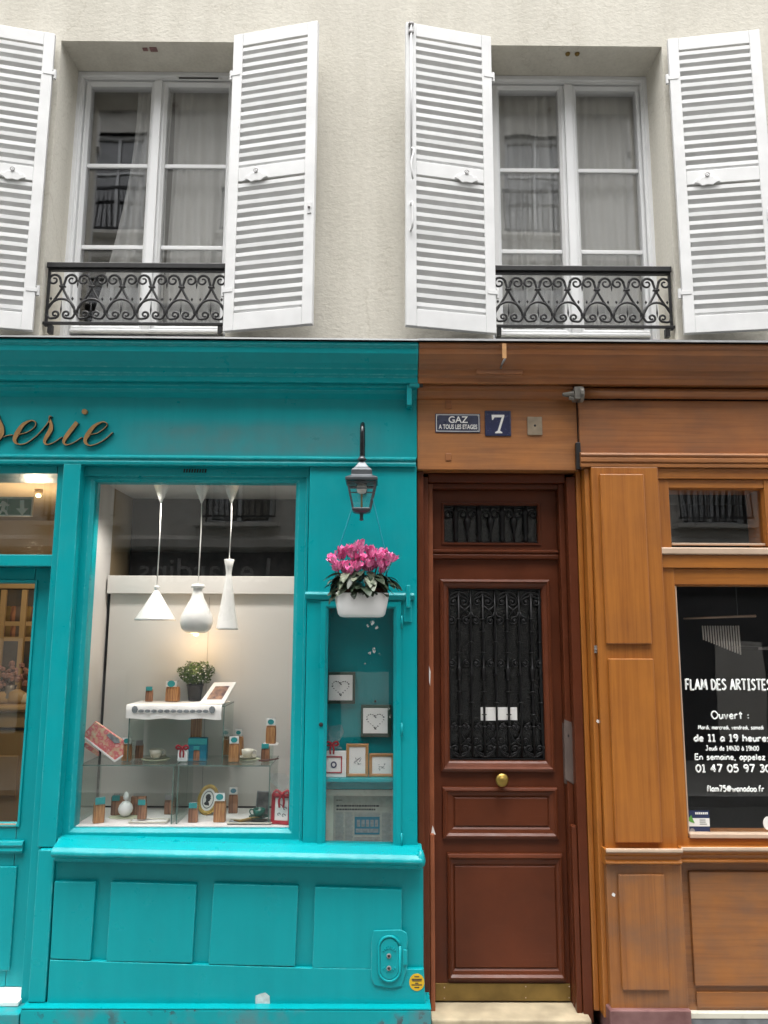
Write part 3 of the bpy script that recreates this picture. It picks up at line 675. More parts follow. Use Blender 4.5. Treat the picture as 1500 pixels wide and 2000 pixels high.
# cornice: wide ogee overhang, then a small bed mould
cor = [(.099, CZ), (-.215, CZ), (-.22, CZ-.018), (-.205, CZ-.03), (-.20, CZ-.06), (-.165, CZ-.105), (-.135, CZ-.125), (-.125, CZ-.155), (-.11, CZ-.165), (-.105, CZ-.195), (.099, CZ-.195)]
ob('cornice', mould(cor, XL, XR, -.012), TEAL, shop, bev=.004)
ob('cornice_flashing', mould([(.0985, CZ+.030), (-.230, CZ+.012), (-.232, CZ+.003), (-.2305, CZ+.002), (-.2285, CZ+.009), (.0985, CZ+.026)], XL, XR, -.012), ZINC, shop)
ob('bed_mould', mould([(.09, CZ-.197), (-.075, CZ-.197), (-.07, CZ-.212), (-.045, CZ-.222), (-.035, CZ-.24), (-.018, CZ-.25), (.0, CZ-.262), (.09, CZ-.262)], XL, XR, -.010), TEAL, shop, bev=.003)
ob('fascia', box(XL, XR, 0.0, .09, 2.955, CZ-.258), TEAL_F, shop)
zl, zr = slope_z((0, 895), (810, 905), -.03)
ob('fascia_moulding', mould([(.05, 2.968), (-.018, 2.968), (-.03, 2.958), (-.03, 2.948), (-.018, 2.942), (-.024, 2.928), (-.02, 2.912), (.05, 2.912)], XL, XR-.006, -.010), TEAL, shop, bev=.003)
# script lettering on the fascia
def letter(path, name='sign_letter'):
    pts = [(P(x/6.25, 780+y/6.25, -.012), w/6.25/1500*4.3) for x, y, w in path]
    c = cr([q for q, _ in pts], 6); ws = []
    for i in range(len(pts)-1):
        for k in range(6): ws.append(pts[i][1]+(pts[i+1][1]-pts[i][1])*k/6)
    ws.append(pts[-1][1])
    L_, R_ = [], []
    for i, q in enumerate(c):
        t = c[min(i+1, len(c)-1)]-c[max(i-1, 0)]; t.y = 0; t.normalize(); nrm = Vector((-t.z, 0, t.x))
        if nrm.x > 0: nrm = -nrm if False else nrm
        L_.append(q+nrm*ws[i]*.5); R_.append(q-nrm*ws[i]*.5)
    V = []; F = []; M_ = []
    for a, b in zip(L_, R_):
        V += [(a.x, -.020, a.z), (b.x, -.020, b.z), (b.x, -.0012, b.z), (a.x, -.0012, a.z)]
    for i in range(len(c)-1):
        p, q = 4*i, 4*i+4
        for k in range(4): F.append((p+k, p+(k+1) % 4, q+(k+1) % 4, q+k)); M_.append(0 if k == 0 else 1)
    n = len(V); F += [(0, 1, 2, 3), (n-4, n-3, n-2, n-1)]; M_ += [1, 1]
    return ob(name, (V, F, M_), [GOLD, GOLDS], shop)
e1 = [(225, 432, 10), (330, 408, 9), (425, 345, 9), (440, 285, 9), (385, 262, 14), (285, 315, 44), (215, 420, 62), (185, 500, 44), (225, 548, 14), (330, 535, 9), (470, 430, 9), (585, 295, 10), (625, 215, 18)]
letter(e1)
letter([(622, 205, 34), (612, 245, 24), (628, 300, 36), (625, 370, 54), (580, 450, 50), (550, 515, 36), (580, 555, 14), (670, 525, 9), (760, 462, 9)])
letter([(945, 282, 46), (890, 355, 52), (825, 440, 52), (785, 515, 36), (815, 558, 13), (905, 530, 9), (1005, 465, 9)])
letter([(1095, 433, 9), (1200, 412, 9), (1295, 340, 9), (1308, 295, 9), (1250, 280, 14), (1150, 335, 42), (1075, 435, 58), (1045, 515, 40), (1095, 565, 13), (1200, 540, 9), (1300, 478, 9), (1380, 405, 10)])
letter([(-190, 330, 9), (-90, 240, 10), (-20, 190, 14), (-10, 250, 40), (20, 340, 62), (25, 430, 56), (-30, 510, 30), (-110, 540, 12)])
letter([(50, 462, 9), (95, 445, 8), (160, 435, 8)], 'letter_link')
q = P(1035/6.25, 780+152/6.25, -.012)
ob('letter_dot', [*(lambda a: ([(x, y, z) for x, y, z in a[0]], a[1]))(poly([(q.x+.0145*math.cos(k*PI/8), q.z+.0145*math.sin(k*PI/8)) for k in range(16)], -.020, -.0012))], GOLD, shop)

# pier between shop door and display window
def upright(name, tl, tr, br, bl, Yf, Yb, mat=TEAL, bev=.004, par=None):
    return ob(name, rbox(rq(tl, tr, br, bl, Yf), Yf, Yb), mat, par or shop, bev=bev)
pz = 2.911
rp = rq((119, 907), (160, 907), (107, 1650), (78, 1650), -.02)
ob('pier', box(rp[0], rp[1], -.02, .3, Z(90, 1655, -.02), pz), TEAL, shop, bev=.005)
ob('pier_edge', box(rp[0]-.047, rp[0]-.001, .02, .3, .09, pz), TEAL, shop, bev=.003)
rb_ = rq((78, 1658), (106, 1662), (85, 1957), (50, 1957), -.05)
ob('pier_base', box(rb_[0], rb_[1]+.004, -.05, .3, .168, rb_[3]), TEAL, shop, bev=.006)

# display window: outer frame, bevelled inner frame, glass
wo_ = rq((163, 911), (602, 914), (592, 1655), (108, 1648), .03)
gl = rq((192, 940), (576, 945), (566, 1620), (150, 1616), .06); gl = (gl[0]-.016, gl[1], gl[2], gl[3])
V, F = [], []
for (r, y) in (((rp[1]+.001, wo_[1], wo_[2]-.02, pz), .14), ((rp[1]+.001, wo_[1], wo_[2]-.02, pz), .03), ((gl[0]-.062, gl[1]+.062, gl[2]-.055, gl[3]+.03), .03), ((gl[0]-.06, gl[1]+.06, gl[2]-.053, gl[3]+.028), .045),
               ((gl[0]-.018, gl[1]+.018, gl[2]-.018, gl[3]+.012), .045), ((gl[0], gl[1], gl[2], gl[3]), .062), ((gl[0], gl[1], gl[2], gl[3]), .14)):
    V += [(r[0], y, r[2]), (r[1], y, r[2]), (r[1], y, r[3]), (r[0], y, r[3])]
for k in range(7):
    a, b = 4*k, 4*((k+1) % 7); F += [(a+i, a+(i+1) % 4, b+(i+1) % 4, b+i) for i in range(4)]
dwin = ob('display_window', (V, F), TEAL, shop, bev=.003)
ob('pane', box(gl[0]-.004, gl[1]+.004, .075, .083, gl[2]-.004, gl[3]+.004), GLASS, dwin)
for k in range(9):
    x = X(358+k*5.2, 919, .028); ob('vent_slot', poly([(x, Z(360, 923, .03)), (x+.008, Z(360, 923, .03)), (x+.011, Z(360, 916, .03)), (x+.003, Z(360, 916, .03))], .0275, .0296), DARK, dwin)
# sill mouldings and the deep ledge under the window (the old front sags to the right)
za, zb = Z(110, 1642, -.01), Z(590, 1655, -.01)
ob('sill_bead', mould([(.05, za+.012), (.0, za+.012), (-.012, za+.006), (-.012, za-.004), (0, za-.008), (-.02, za-.014), (-.02, za-.024), (.05, za-.024)], rp[1]+.002, wo_[1]+.01, zb-za), TEAL_W, shop, bev=.003)
za, zb = Z(80, 1659, -.12), Z(825, 1675, -.12); xa = X(105, 1665, -.10)
led = [(.05, za+.03), (-.03, za+.026), (-.10, za+.004), (-.118, za-.012), (-.12, za-.028), (-.105, za-.042), (-.075, za-.055), (-.06, za-.075), (.05, za-.075)]
ob('ledge', mould(led, xa-.01, X(826, 1690, -.11), zb-za), TEAL, shop, bev=.006)
ob('ledge_end', lathe([(.001, .052), (.012, .05), (.022, .02), (.026, .0), (.022, -.02), (.008, -.035)], 10, (X(822, 1688, -.11), -.085, zb-.025), 1, 1.3), TEAL, shop, smooth=True)
# stall riser: recessed board, raised panels, flush bottom rail
YR, YPn = -.022, -.047
xr_ = X(827, 1850, YR)
ob('stall_riser', poly([(rb_[1]+.005, .16), (xr_, .16), (xr_, zb-.076), (rb_[1]+.005, za-.076)], YR, .3), TEAL, shop)
for pts in (((106, 1722), (187, 1723), (176, 1876), (98, 1873)), ((217, 1723), (384, 1728), (375, 1881), (207, 1878)), ((417, 1726), (583, 1731), (576, 1888), (407, 1884)), ((615, 1733), (785, 1738), (784, 1893), (610, 1891))):
    ob('panel', ppoly(pts, YPn, YR-.001), TEAL, shop, bev=.004)
ob('bottom_rail', ppoly(((97, 1875), (600, 1891), (790, 1893), (828, 1893), (831, 1961), (92, 1960)), YPn-.001, YR-.0015), TEAL, shop, bev=.003)
xp0, xp1 = rb_[0]-.01, X(842, 1980, -.10)
ob('plinth', box(xp0, xp1, -.10, .3, -.02, .158), TEAL_W, shop, bev=.004)
ob('plinth_cap', mould([(.2, .1595), (-.095, .1595), (-.10, .1615), (-.10, .166), (.2, .167)], xp0, xp1), TEAL, shop)
ob('plinth', box(-2.7, rb_[0]-.018, -.095, .3, -.02, .135), TEAL_W, shop, bev=.004)
p = P(513, 1951, YPn-.004)
ob('chipped_patch', poly([(p.x-.036, p.z-.022), (p.x+.036, p.z-.024), (p.x+.034, p.z+.012), (p.x+.012, p.z+.028), (p.x-.014, p.z+.022), (p.x-.036, p.z+.014)], YPn-.0028, YPn-.0012), paint('bare undercoat', (.52, .55, .54), .8, var=.25, sc=40), shop)
# supply box: embossed cast cover with two screw holes
px_ = lambda x, y: (P(400+x/3.26, 1640+y/3.26, -.05).x, P(400+x/3.26, 1640+y/3.26, -.05).z)
cvr = [px_(x, y) for x, y in ((1075, 575), (1250, 570), (1285, 590), (1295, 640), (1285, 700), (1290, 800), (1255, 930), (1180, 945), (1080, 925), (1058, 880), (1060, 640))]
cover = ob('meter_cover', poly(cvr, YPn-.010, YPn-.002), TEAL, shop, bev=.006)
def capsule(cx, cz, w, h, n=8):
    return [(cx+w*math.cos(a)*1.0, cz+(h-w)*(1 if math.sin(a) > 0 else -1)+w*math.sin(a)) for a in [2*PI*(k+.5)/(2*n) for k in range(2*n)]]
c0 = px_(1175, 752)
rim = capsule(c0[0], c0[1], .054, .105)
ob('cover_rim', tube([(x, YPn-.014, z) for x, z in rim+rim[:1]], .0075, 6), TEAL, cover, smooth=True)
ob('cover_face', poly(capsule(c0[0], c0[1], .046, .096), YPn-.017, YPn-.0105), TEAL, cover, bev=.003)
for sgn in (1, -1):
    for k in range(7):
        a = PI/2*sgn+(k-3)*.36; d = .036
        ob('cast_tooth', tube([(c0[0]+.026*math.cos(a), YPn-.018, c0[1]+sgn*.028+.026*math.sin(a)*.8), (c0[0]+d*math.cos(a), YPn-.018, c0[1]+sgn*.028+d*math.sin(a)*.9)], .0035, 5), TEAL, cover)
    sc = px_(1172, 732 if sgn > 0 else 810)
    so_ = ob('screw', lathe([(.0115, 0), (.012, .004), (.008, .006), (.006, .003)], 12), STEEL, cover, local=True)
    so_.location = Vector((sc[0], YPn-.0172, sc[1]))-WORG[cover.name]; so_.rotation_euler = (PI/2, 0, 0)
    ob('screw_hole', poly([(sc[0]+.0052*math.cos(k*PI/5), sc[1]+.0052*math.sin(k*PI/5)) for k in range(10)], YPn-.0252, YPn-.024), DARK, cover)
ob('cover_hinge', ppoly([(400+1262/3.26, 1640+700/3.26), (400+1290/3.26, 1640+705/3.26), (400+1290/3.26, 1640+800/3.26), (400+1262/3.26, 1640+800/3.26)], YPn-.018, YPn-.003), TEAL, cover, bev=.003)

# right-hand pilaster with the small glazed show case
ps = rq((602, 914), (811, 914), (818, 1662), (593, 1660), 0)
cz0, cz1 = Z(700, 1662, 0), 2.911
co_ = rq((640, 1186), (766, 1190), (770, 1655), (637, 1655), .0)      # glass opening
cd_ = rq((625, 1174), (781, 1176), (786, 1671), (621, 1668), .0)
def pil():
    xs = [ps[0]+.001, co_[0]-.004, co_[1]+.004, ps[1]]; zs = [Z(700, 1668, 0), co_[2]-.004, co_[3]+.004, cz1]
    return xs, zs
xs, zs = pil()
def holed(o, i, Yf, Yb):          # one board with a rectangular opening
    V = []
    for y in (Yf, Yb):
        for r in (o, i): V += [(r[0], y, r[2]), (r[1], y, r[2]), (r[1], y, r[3]), (r[0], y, r[3])]
    F = []
    for k in range(4):
        n = (k+1) % 4
        F += [(k, n, 4+n, 4+k), (8+k, 12+k, 12+n, 8+n), (k, 8+k, 8+n, n), (4+k, 4+n, 12+n, 12+k)]
    return V, F
ob('pilaster', holed((xs[0], xs[3], zs[0], zs[3]), (xs[1], xs[2], zs[1], zs[2]), 0, .16), TEAL, shop, bev=.002)
rm = rr(596, 1157, 808, 1168, -.012)
ob('pilaster_moulding', mould([(-.001, rm[3]+.004), (-.018, rm[3]+.002), (-.026, rm[3]-.012), (-.018, rm[2]-.002), (-.012, rm[2]-.008), (-.001, rm[2]-.008)], rm[0], rm[1]+.004, -.004), TEAL, shop, bev=.003)
case = ob('case_door', ring(cd_, [(0, -.001), (0, -.010), (.002, -.012), (cd_[1]-co_[1]-.016, -.012), (cd_[1]-co_[1]-.006, -.003), (cd_[1]-co_[1], .004)]), TEAL, shop)
me = case.data   # match the inner ring to the real opening
o_ = case.location+shop.location
for v, (x, z) in zip(list(me.vertices)[-4:], ((co_[0], co_[2]), (co_[1], co_[2]), (co_[1], co_[3]), (co_[0], co_[3]))):
    v.co.x, v.co.z = x-o_.x, z-o_.z
ob('pane', box(co_[0]-.003, co_[1]+.003, .006, .010, co_[2]-.003, co_[3]+.003), GLASS, case)
lk = ob('case_lock', lathe([(.011, 0), (.011, .004), (.006, .006)], 12), DARK, case, local=True)
lk.location = Vector((X(627, 1415, -.012), -.0135, Z(627, 1415, -.012)))-WORG[case.name]; lk.rotation_euler = (PI/2, 0, 0)
for py in (1215, 1425, 1640):
    hx = cd_[1]+.003; hz = Z(780, py, 0); ob('case_hinge', tube([(hx, -.013, hz-.035), (hx, -.013, hz+.035)], .0055, 8), TEAL, case, smooth=True)
# torn tape and glue left on the case glass
rnd = random.Random(8)
for px, py, w_ in ((728, 1216, .020), (736, 1226, .014), (718, 1222, .010), (730, 1270, .018), (722, 1276, .012), (742, 1278, .009), (712, 1296, .008), (759, 1385, .012), (762, 1398, .010)):
    c = P(px, py, .0045); ob('tape_residue', poly([(c.x+w_*rnd.uniform(.35, 1)*math.cos(2*PI*k/9), c.z+w_*rnd.uniform(.35, 1)*math.sin(2*PI*k/9)) for k in range(9)], .0042, .0052), TAPE, case)
# case interior
ci = (co_[0]-.012, co_[1]+.012, co_[2]-.01, co_[3]+.012); CB = .135
V = [(ci[0], .0105, ci[2]), (ci[1], .0105, ci[2]), (ci[1], .0105, ci[3]), (ci[0], .0105, ci[3]), (ci[0], CB, ci[2]), (ci[1], CB, ci[2]), (ci[1], CB, ci[3]), (ci[0], CB, ci[3])]
ob('case_lining', (V, [(0, 1, 5, 4), (1, 2, 6, 5), (2, 3, 7, 6), (3, 0, 4, 7), (4, 5, 6, 7)]), TEAL, case)
shz = Z(700, 1521, .02)
ob('case_shelf', box(ci[0]+.001, ci[1]-.001, .02, CB-.001, shz-.018, shz), TEAL, case, bev=.002)
ob('case_header', box(ci[0]+.001, ci[1]-.001, .06, .075, shz-.06, shz-.019), TEAL, case)
# bolt on the pilaster
bz = Z(797, 1180, -.02); bx_ = X(797, 1180, -.02)
ob('slide_bolt', box(bx_-.012, bx_+.012, -.04, -.013, Z(797, 1187, -.02), Z(797, 1143, -.02)), TEAL, shop, bev=.005)
ob('bolt_plate', box(bx_-.024, bx_+.020, -.010, -.001, Z(797, 1215, 0), Z(797, 1165, 0)), TEAL, shop, bev=.003)
# painted awning bracket at the right end of the fascia
bk = P(799, 770, -.05)
ob('awning_bracket', join(box(bk.x-.014, bk.x+.014, -.09, -.001, Z(799, 795, -.05), Z(799, 755, -.05)), tube([(bk.x, -.085, Z(799, 753, -.08)), (bk.x+.055, -.085, Z(799, 753, -.08))], .017, 10)), TEAL, shop, bev=.003)
ob('bracket_tip', tube([(bk.x+.056, -.085, Z(799, 753, -.08)), (bk.x+.075, -.085, Z(799, 753, -.08))], .013, 10), IRON, shop)

# shop door on the left (only its edge is in the picture)
DY = .14
sd = rq((0, 1105), (96, 1105), (60, 1650), (0, 1650), DY)
dxr = rp[0]-.049
dg = rq((-200, 1137), (72, 1137), (37, 1607), (-200, 1607), DY)
door = ob('shop_door', box(-2.7, dg[1]-.012, DY, DY+.05, .16, dg[2]-.022), TEAL, shop, bev=.003)
ob('door_stile', box(dg[1]-.010, dxr-.012, DY+.001, DY+.05, .16, sd[3]-.012), TEAL, door, bev=.003)
ob('door_top_rail', box(-2.7, dg[1]-.012, DY+.001, DY+.05, dg[3]+.010, sd[3]-.012), TEAL, door, bev=.003)
ob('door_bead', ring((-2.75, dg[1]+.008, dg[2]-.02, dg[3]+.016), [(0, DY-.001), (.004, DY-.008), (.016, DY-.004), (.022, DY+.02)]), TEAL, door)
ob('sill_strip', box(-2.7, dg[1]-.014, DY-.006, DY-.0012, dg[2]-.018, dg[2]-.002), ALU, door)
ob('pane', box(-2.7, dg[1]+.002, DY+.026, DY+.032, dg[2]-.01, dg[3]+.01), GLASS, door)
zz = Z(20, 1656, DY-.03)
ob('door_moulding', mould([(DY-.001, zz+.035), (DY-.024, zz+.030), (DY-.032, zz+.012), (DY-.022, zz), (DY-.028, zz-.018), (DY-.012, zz-.034), (DY-.001, zz-.034)], -2.7, X(43, 1656, DY-.03)), TEAL, door, bev=.003)
dp = rq((-200, 1692), (32, 1692), (20, 1896), (-200, 1896), DY-.01)
ob('door_panel', rbox(dp, DY-.012, DY-.001), TEAL, door, bev=.006)
ob('door_frame_head', box(-2.7, dxr-.001, .06, .3, sd[3]-.010, Z(50, 1084, .04)), TEAL, shop, bev=.003)
ob('transom_bar', box(-2.7, dxr-.001, .035, .0595, Z(50, 1106, .035), Z(50, 1083, .035)), TEAL, shop, bev=.005)
ob('door_jamb', box(dxr-.011, dxr-.0005, .06, .3, .13, sd[3]-.0105), TEAL, shop)
tz0, tz1 = Z(50, 1082, .08), Z(50, 927, .05)
ob('transom_pane', box(-2.7, dxr-.002, .085, .091, tz0-.03, tz1+.02), GLASS, shop)
ob('transom_head', box(-2.7, dxr-.001, .02, .3, tz1, 2.911), TEAL, shop, bev=.004)
ob('end_pier', box(-2.86, -2.702, -.02, .3, .16, pz), TEAL, shop, bev=.005); ob('end_board', box(XL, -2.862, .0, .3, .16, pz), TEAL, shop, bev=.003); ob('end_plinth', box(XL, -2.702, -.095, .3, -.02, .158), TEAL_W, shop, bev=.004)
ob('door_step', box(-2.7, dxr+.01, -.02, .3, .136, .158), CARDW, shop, bev=.004)
# ---------------------------------------------------------------- inside: display niche and shop room
FZ = gl[2]+.004; NX1, NB = -0.40, .52; NX0 = X(205, 1350, .51)-.022
ob('display_floor', box(NX0, NX1, .085, NB, FZ-.03, FZ), DISPF, shop)
ob('display_side', box(NX0-.02, NX0-.001, .145, NB+.02, FZ-.03, 3.1), PANELW, shop)
ob('display_side', box(NX1+.001, NX1+.02, .17, NB+.02, FZ-.03, 3.1), PANELW, shop)
bl = X(205, 1350, NB-.01)
ob('display_back', box(bl, NX1, NB-.012, NB+.008, FZ+.012, Z(400, 1160, NB-.012)), PANELW, shop, bev=.002)
ob('display_gap', box(NX0, NX1, NB+.009, NB+.02, FZ-.03, Z(400, 1130, NB)), DARK, shop)
ob('display_valance', box(bl-.012, NX1, NB-.045, NB-.013, Z(400, 1160, NB-.04), Z(400, 1125, NB-.04)), PANELW, shop, bev=.003)
for px in (405,): ob('board_joint', box(X(px, 1300, NB)-.0015, X(px, 1300, NB)+.0015, NB-.0135, NB-.0123, FZ+.02, 2.2), STEEL, shop)
ob('display_ceiling', box(NX0, NX1, .145, .9, 2.873, 2.92), PANELW, shop)
ob('added_dark_screen', box(NX0, NX1, .90, .92, .9, 3.1), DARK, shop)  # added sheet hiding the lit room; its black paints the dark above the valance
ob('room_wall', box(-4.2, 0.18, 3.6, 3.7, 0, 3.3), BEIGEW, shop)
ob('room_wall', box(NX0-.06, NX0-.021, .35, 3.6, 0, 3.1), BEIGEW, shop)
ob('room_ceiling', box(-4.2, NX0-.02, .3, 3.6, 3.1, 3.2), BEIGEW, shop)
ob('room_floor', box(-4.2, 0.18, .3, 3.6, -.1, .1), BEIGE, shop)
ob('room_wall', box(-4.3, -4.2, .1, 3.7, 0, 3.3), BEIGEW, shop)
# display-window lamps
def pendant(px, pyt, pyb, prof, label, Y, lit=False):
    b = P(px, pyb, Y); zc = 2.872
    t = thing('pendant_lamp', label, 'lamp', (b.x, Y, b.z), group='white pendant lamps in the display window')
    o = ob('lamp_shade', lathe(prof, 28), LAMPW, t, local=True, smooth=True)
    o.data.polygons.foreach_set('use_smooth', [len(p.vertices) == 4 for p in o.data.polygons])
    top = prof[-1][1]
    ob('cord', tube([(0, 0, top), (.004, 0, top+(zc-b.z-top)*.5), (0, 0, zc-b.z-.05)], .0035, 6), LAMPW, t, local=True, smooth=True)
    ob('ceiling_rose', lathe([(.004, -.13), (.02, -.09), (.04, -.04), (.05, -.002)], 18, (0, 0, zc-b.z)), LAMPW, t, local=True, smooth=True)
    return t
k = (4.2+.3)/1500
pendant(303, 1150, 1212, [(.118, 0), (.112, .012), (.06, .095), (.014, .172), (.010, .176), (.012, .18), (.017, .196), (.014, .20), (.004, .202)], 'white cone pendant lamp, leftmost of the three in the display window', .3)
pendant(383, 1145, 1238, [(.028, 0), (.058, .006), (.084, .03), (.094, .065), (.088, .105), (.064, .155), (.038, .205), (.027, .245), (.026, .262), (.038, .266), (.040, .278), (.030, .286), (.006, .288)], 'white bottle shaped pendant lamp glowing between the two cone lamps', .3)
pendant(443, 1095, 1230, [(.066, 0), (.062, .012), (.040, .15), (.018, .31), (.016, .325), (.020, .36), (.030, .405), (.028, .408), (.004, .408)], 'tall narrow hourglass shaped white pendant lamp on the right of three', .3)
b = P(362, 1232, .3)
sp = bpy.data.objects['pendant_lamp.001']
ob('bulb', sphere((0, 0, -.003), .016, .016, .010), BULB, sp, local=True, smooth=True)
lp = bpy.data.lights.new('pendant bulb', 'POINT'); lp.energy = .55; lp.color = (1.0, .66, .32); lp.shadow_soft_size = .03
lo = bpy.data.objects.new('pendant_bulb_light', lp); COL.objects.link(lo); lo.parent = sp; lo.location = (-.02, .03, -.06)
for dx_ in (-1.36, -.78):  # two added spots, unseen behind the window head, brighten the goods
    sp2 = thing('added_display_spotlight', 'added unseen ceiling spotlight at the %s of the display window head' % ('left' if dx_ < -1 else 'right'), 'lamp', (dx_, .2, 2.855))
    ob('spot_housing', lathe([(.03, 0), (.034, .006), (.034, .0175)], 14), LAMPW, sp2, local=True, smooth=True)
    ob('spot_bulb', sphere((0, 0, -.004), .022, .022, .012), BULB, sp2, local=True, smooth=True)
    lp = bpy.data.lights.new('added display spot', 'SPOT'); lp.energy = 10; lp.color = (1.0, .94, .87); lp.shadow_soft_size = .05; lp.spot_size = R(120); lp.spot_blend = .8
    lo = bpy.data.objects.new('added_display_light', lp); COL.objects.link(lo); lo.parent = sp2; lo.location = (0, 0, -.03); lo.rotation_euler = (R(8), 0, 0)
# room behind the shop door: dresser, counter, ceiling spot
cab = thing('dresser', 'beige glazed dresser and counter deep inside the shop behind the left door', 'dresser', (-3.3, 3.2, .1))
CY = 2.9
def at(px, py): return P(px, py, CY)
ob('cabinet_back', box(-4.1, -1.8, CY+.02, CY+.05, Z(30, 1380, CY), Z(30, 1150, CY)), paint('dim glazed cabinet back', (.045, .05, .055), .5, c2=(.10, .075, .05), sc=6), cab)
ob('cabinet_frame', box(-4.1, -1.8, CY-.03, CY+.01, Z(30, 1150, CY), Z(30, 1120, CY)), BEIGE, cab, bev=.01)
for px in (2, 43, 82): x = X(px, 1250, CY); ob('cabinet_bar', box(x-.024, x+.024, CY-.02, CY+.005, Z(30, 1370, CY), Z(30, 1152, CY)), BEIGE, cab)
for py in (1218, 1248): z = Z(30, py, CY); ob('cabinet_shelf', box(-4.1, -1.8, CY+.001, CY+.019, z-.02, z+.02), BEIGE, cab)
for py in (1210, 1242):
    for kk in range(7):
        x = X(4+kk*10, py, CY); z = Z(30, py+8, CY)+.02
        ob('shelf_goods', lathe([(.05, 0), (.055, .06), (.03, .12), (.018, .14)], 8, (x, CY+.01, z), 1, .15), (SOIL, BRASSP, BISC2, STEELD)[kk % 4], cab, smooth=True)
z1 = Z(20, 1378, CY-.5)
ob('counter_top', box(-4.1, -1.8, CY-.55, CY-.06, z1-.05, z1), BEIGE, cab, bev=.02)
ob('counter_apron', box(-4.1, -1.8, CY-.52, CY-.07, z1-.18, z1-.051), BEIGE, cab, bev=.01)
ob('counter_front', box(-4.1, -1.8, CY-.50, CY-.08, .1, z1-.20), BEIGE, cab, bev=.01)
ob('counter_panel', box(X(-40, 1500, CY-.5), X(36, 1500, CY-.5), CY-.52, CY-.501, Z(20, 1555, CY-.5), Z(20, 1475, CY-.5)), BEIGE, cab, bev=.015)
for kk, (px, w_, h_, mt) in enumerate(((2, .10, .10, BEIGE), (18, .05, .05, CARDW), (30, .10, .12, BEIGE), (42, .07, .06, STEEL), (10, .05, .03, REDR), (52, .09, .09, PORC))):
    x = X(px, 1375, CY-.35); ob('counter_goods', lathe([(w_*.9, 0), (w_, h_*.3), (w_*.7, h_*.8), (w_*.2, h_)], 10, (x, CY-.33, z1+.001), 1, .5), mt, cab, smooth=True)
fb = []
rnd = random.Random(3)
for kk in range(60):
    a, rr_ = rnd.uniform(0, 2*PI), rnd.uniform(0, .14); c = (X(22, 1330, CY-.3)+rr_*math.cos(a)*1.2, CY-.3+rnd.uniform(-.05, .05), z1+.24+rr_*math.sin(a)*.8); s_ = rnd.uniform(.016, .03)
    fb.append(sphere(c, s_, s_, s_, 5, 3))
ob('dried_bouquet', join(*fb), paint('dusty pink blooms', (.30, .17, .15), .8, var=.3, sc=30), cab, kind='stuff')
ob('bouquet_vase', lathe([(.05, 0), (.07, .05), (.04, .12), (.05, .15)], 12, (X(22, 1330, CY-.3), CY-.3, z1+.001)), STEEL, cab, smooth=True)
ob('oval_mirror', ring((0, .2, 0, .34), [(0, 0), (0, -.02)]), BRASSP, cab) if False else None
spot = thing('ceiling_spotlight', 'small lit ceiling spotlight inside the shop above the left door', 'lamp', G(75, 968, 3.05))
ob('spot_bulb', sphere((0, 0, 0), .02, .02, .016), BULB, spot, local=True, smooth=True)
ob('spot_housing', lathe([(.022, .012), (.03, .02), (.03, .049)], 14), BEIGE, spot, local=True, smooth=True)
lp = bpy.data.lights.new('shop spot', 'POINT'); lp.energy = 11; lp.color = (1.0, .82, .58); lp.shadow_soft_size = .08
lo = bpy.data.objects.new('shop_spot_light', lp); COL.objects.link(lo); lo.parent = spot; lo.location = (0, -.05, -.45)
# emergency exit sign hanging inside the transom
EY = .9
es = thing('exit_sign', 'green and white emergency exit sign behind the transom glass', 'sign', (X(30, 1008, EY), EY, Z(30, 1008, EY)))
r_ = rq((-60, 968), (64, 972), (62, 1009), (-60, 1006), EY)
ob('sign_face', rbox(r_, EY, EY+.02), CARDW, es, bev=.002)
r2 = rq((16, 974), (61, 975), (60, 1006), (14, 1005), EY-.001); ob('green_field', rbox(r2, EY-.003, EY-.0005), EXITG, es)
r3 = rq((-58, 974), (14, 974), (13, 1005), (-58, 1005), EY-.001); ob('green_field', rbox(r3, EY-.003, EY-.0005), EXITG, es)
def epx(pts): return [(X(x/2.5, 900+y/2.5, EY-.004), Z(x/2.5, 900+y/2.5, EY-.004)) for x, y in pts]
ob('arrow', poly(epx([(98, 192), (118, 192), (118, 232), (138, 232), (108, 266), (78, 232), (98, 232)]), EY-.005, EY-.0035), CARDW, es)
ob('running_figure', poly(epx([(12, 196), (26, 200), (40, 214), (46, 212), (46, 220), (34, 222), (28, 218), (22, 236), (34, 244), (40, 266), (30, 266), (24, 252), (12, 246), (2, 262), (-8, 258), (4, 240), (10, 220), (2, 222), (-6, 232), (-12, 226), (0, 210)]), EY-.005, EY-.0035), CARDW, es)

# =================================================================== goods in the display window
SH1 = Z(250, 1494, .13); SH2 = Z(340, 1378, .20)
def sheetbox(name, label, x0, x1, y0, y1, z0, z1):
    """open glass riser: top and two sides of sheet glass with green edges"""
    t = thing(name, label, 'glass riser', ((x0+x1)/2, (y0+y1)/2, z0)); g = .006; e = .0012
    ob('glass_top', box(x0, x1, y0, y1, z1-g, z1), GLASSE, t)
    for xa in (x0, x1-g): ob('glass_side', box(xa, xa+g, y0, y1, z0+.001, z1-g-.0005), GLASSE, t)
    ob('glass_edge', join(box(x0, x1, y0-.0025, y0-.0005, z1-g, z1), box(x0, x0+g, y0-.0025, y0-.0005, z0+.001, z1-g-.001), box(x1-g, x1, y0-.0025, y0-.0005, z0+.001, z1-g-.001)), GEDGE, t)
    ob('glass_edge', join(box(x1+.0003, x1+.002, y0, y1, z1-g, z1), box(x0-.002, x0-.0003, y0, y1, z1-g, z1)), GEDGE, t)
    return t
GX = [X(152, 1550, .13), X(338, 1550, .13), X(346, 1550, .13), X(527, 1550, .13)]
sheetbox('glass_riser', 'low greenish glass riser on the left of the display floor', GX[0], GX[1], .13, .46, FZ, SH1)
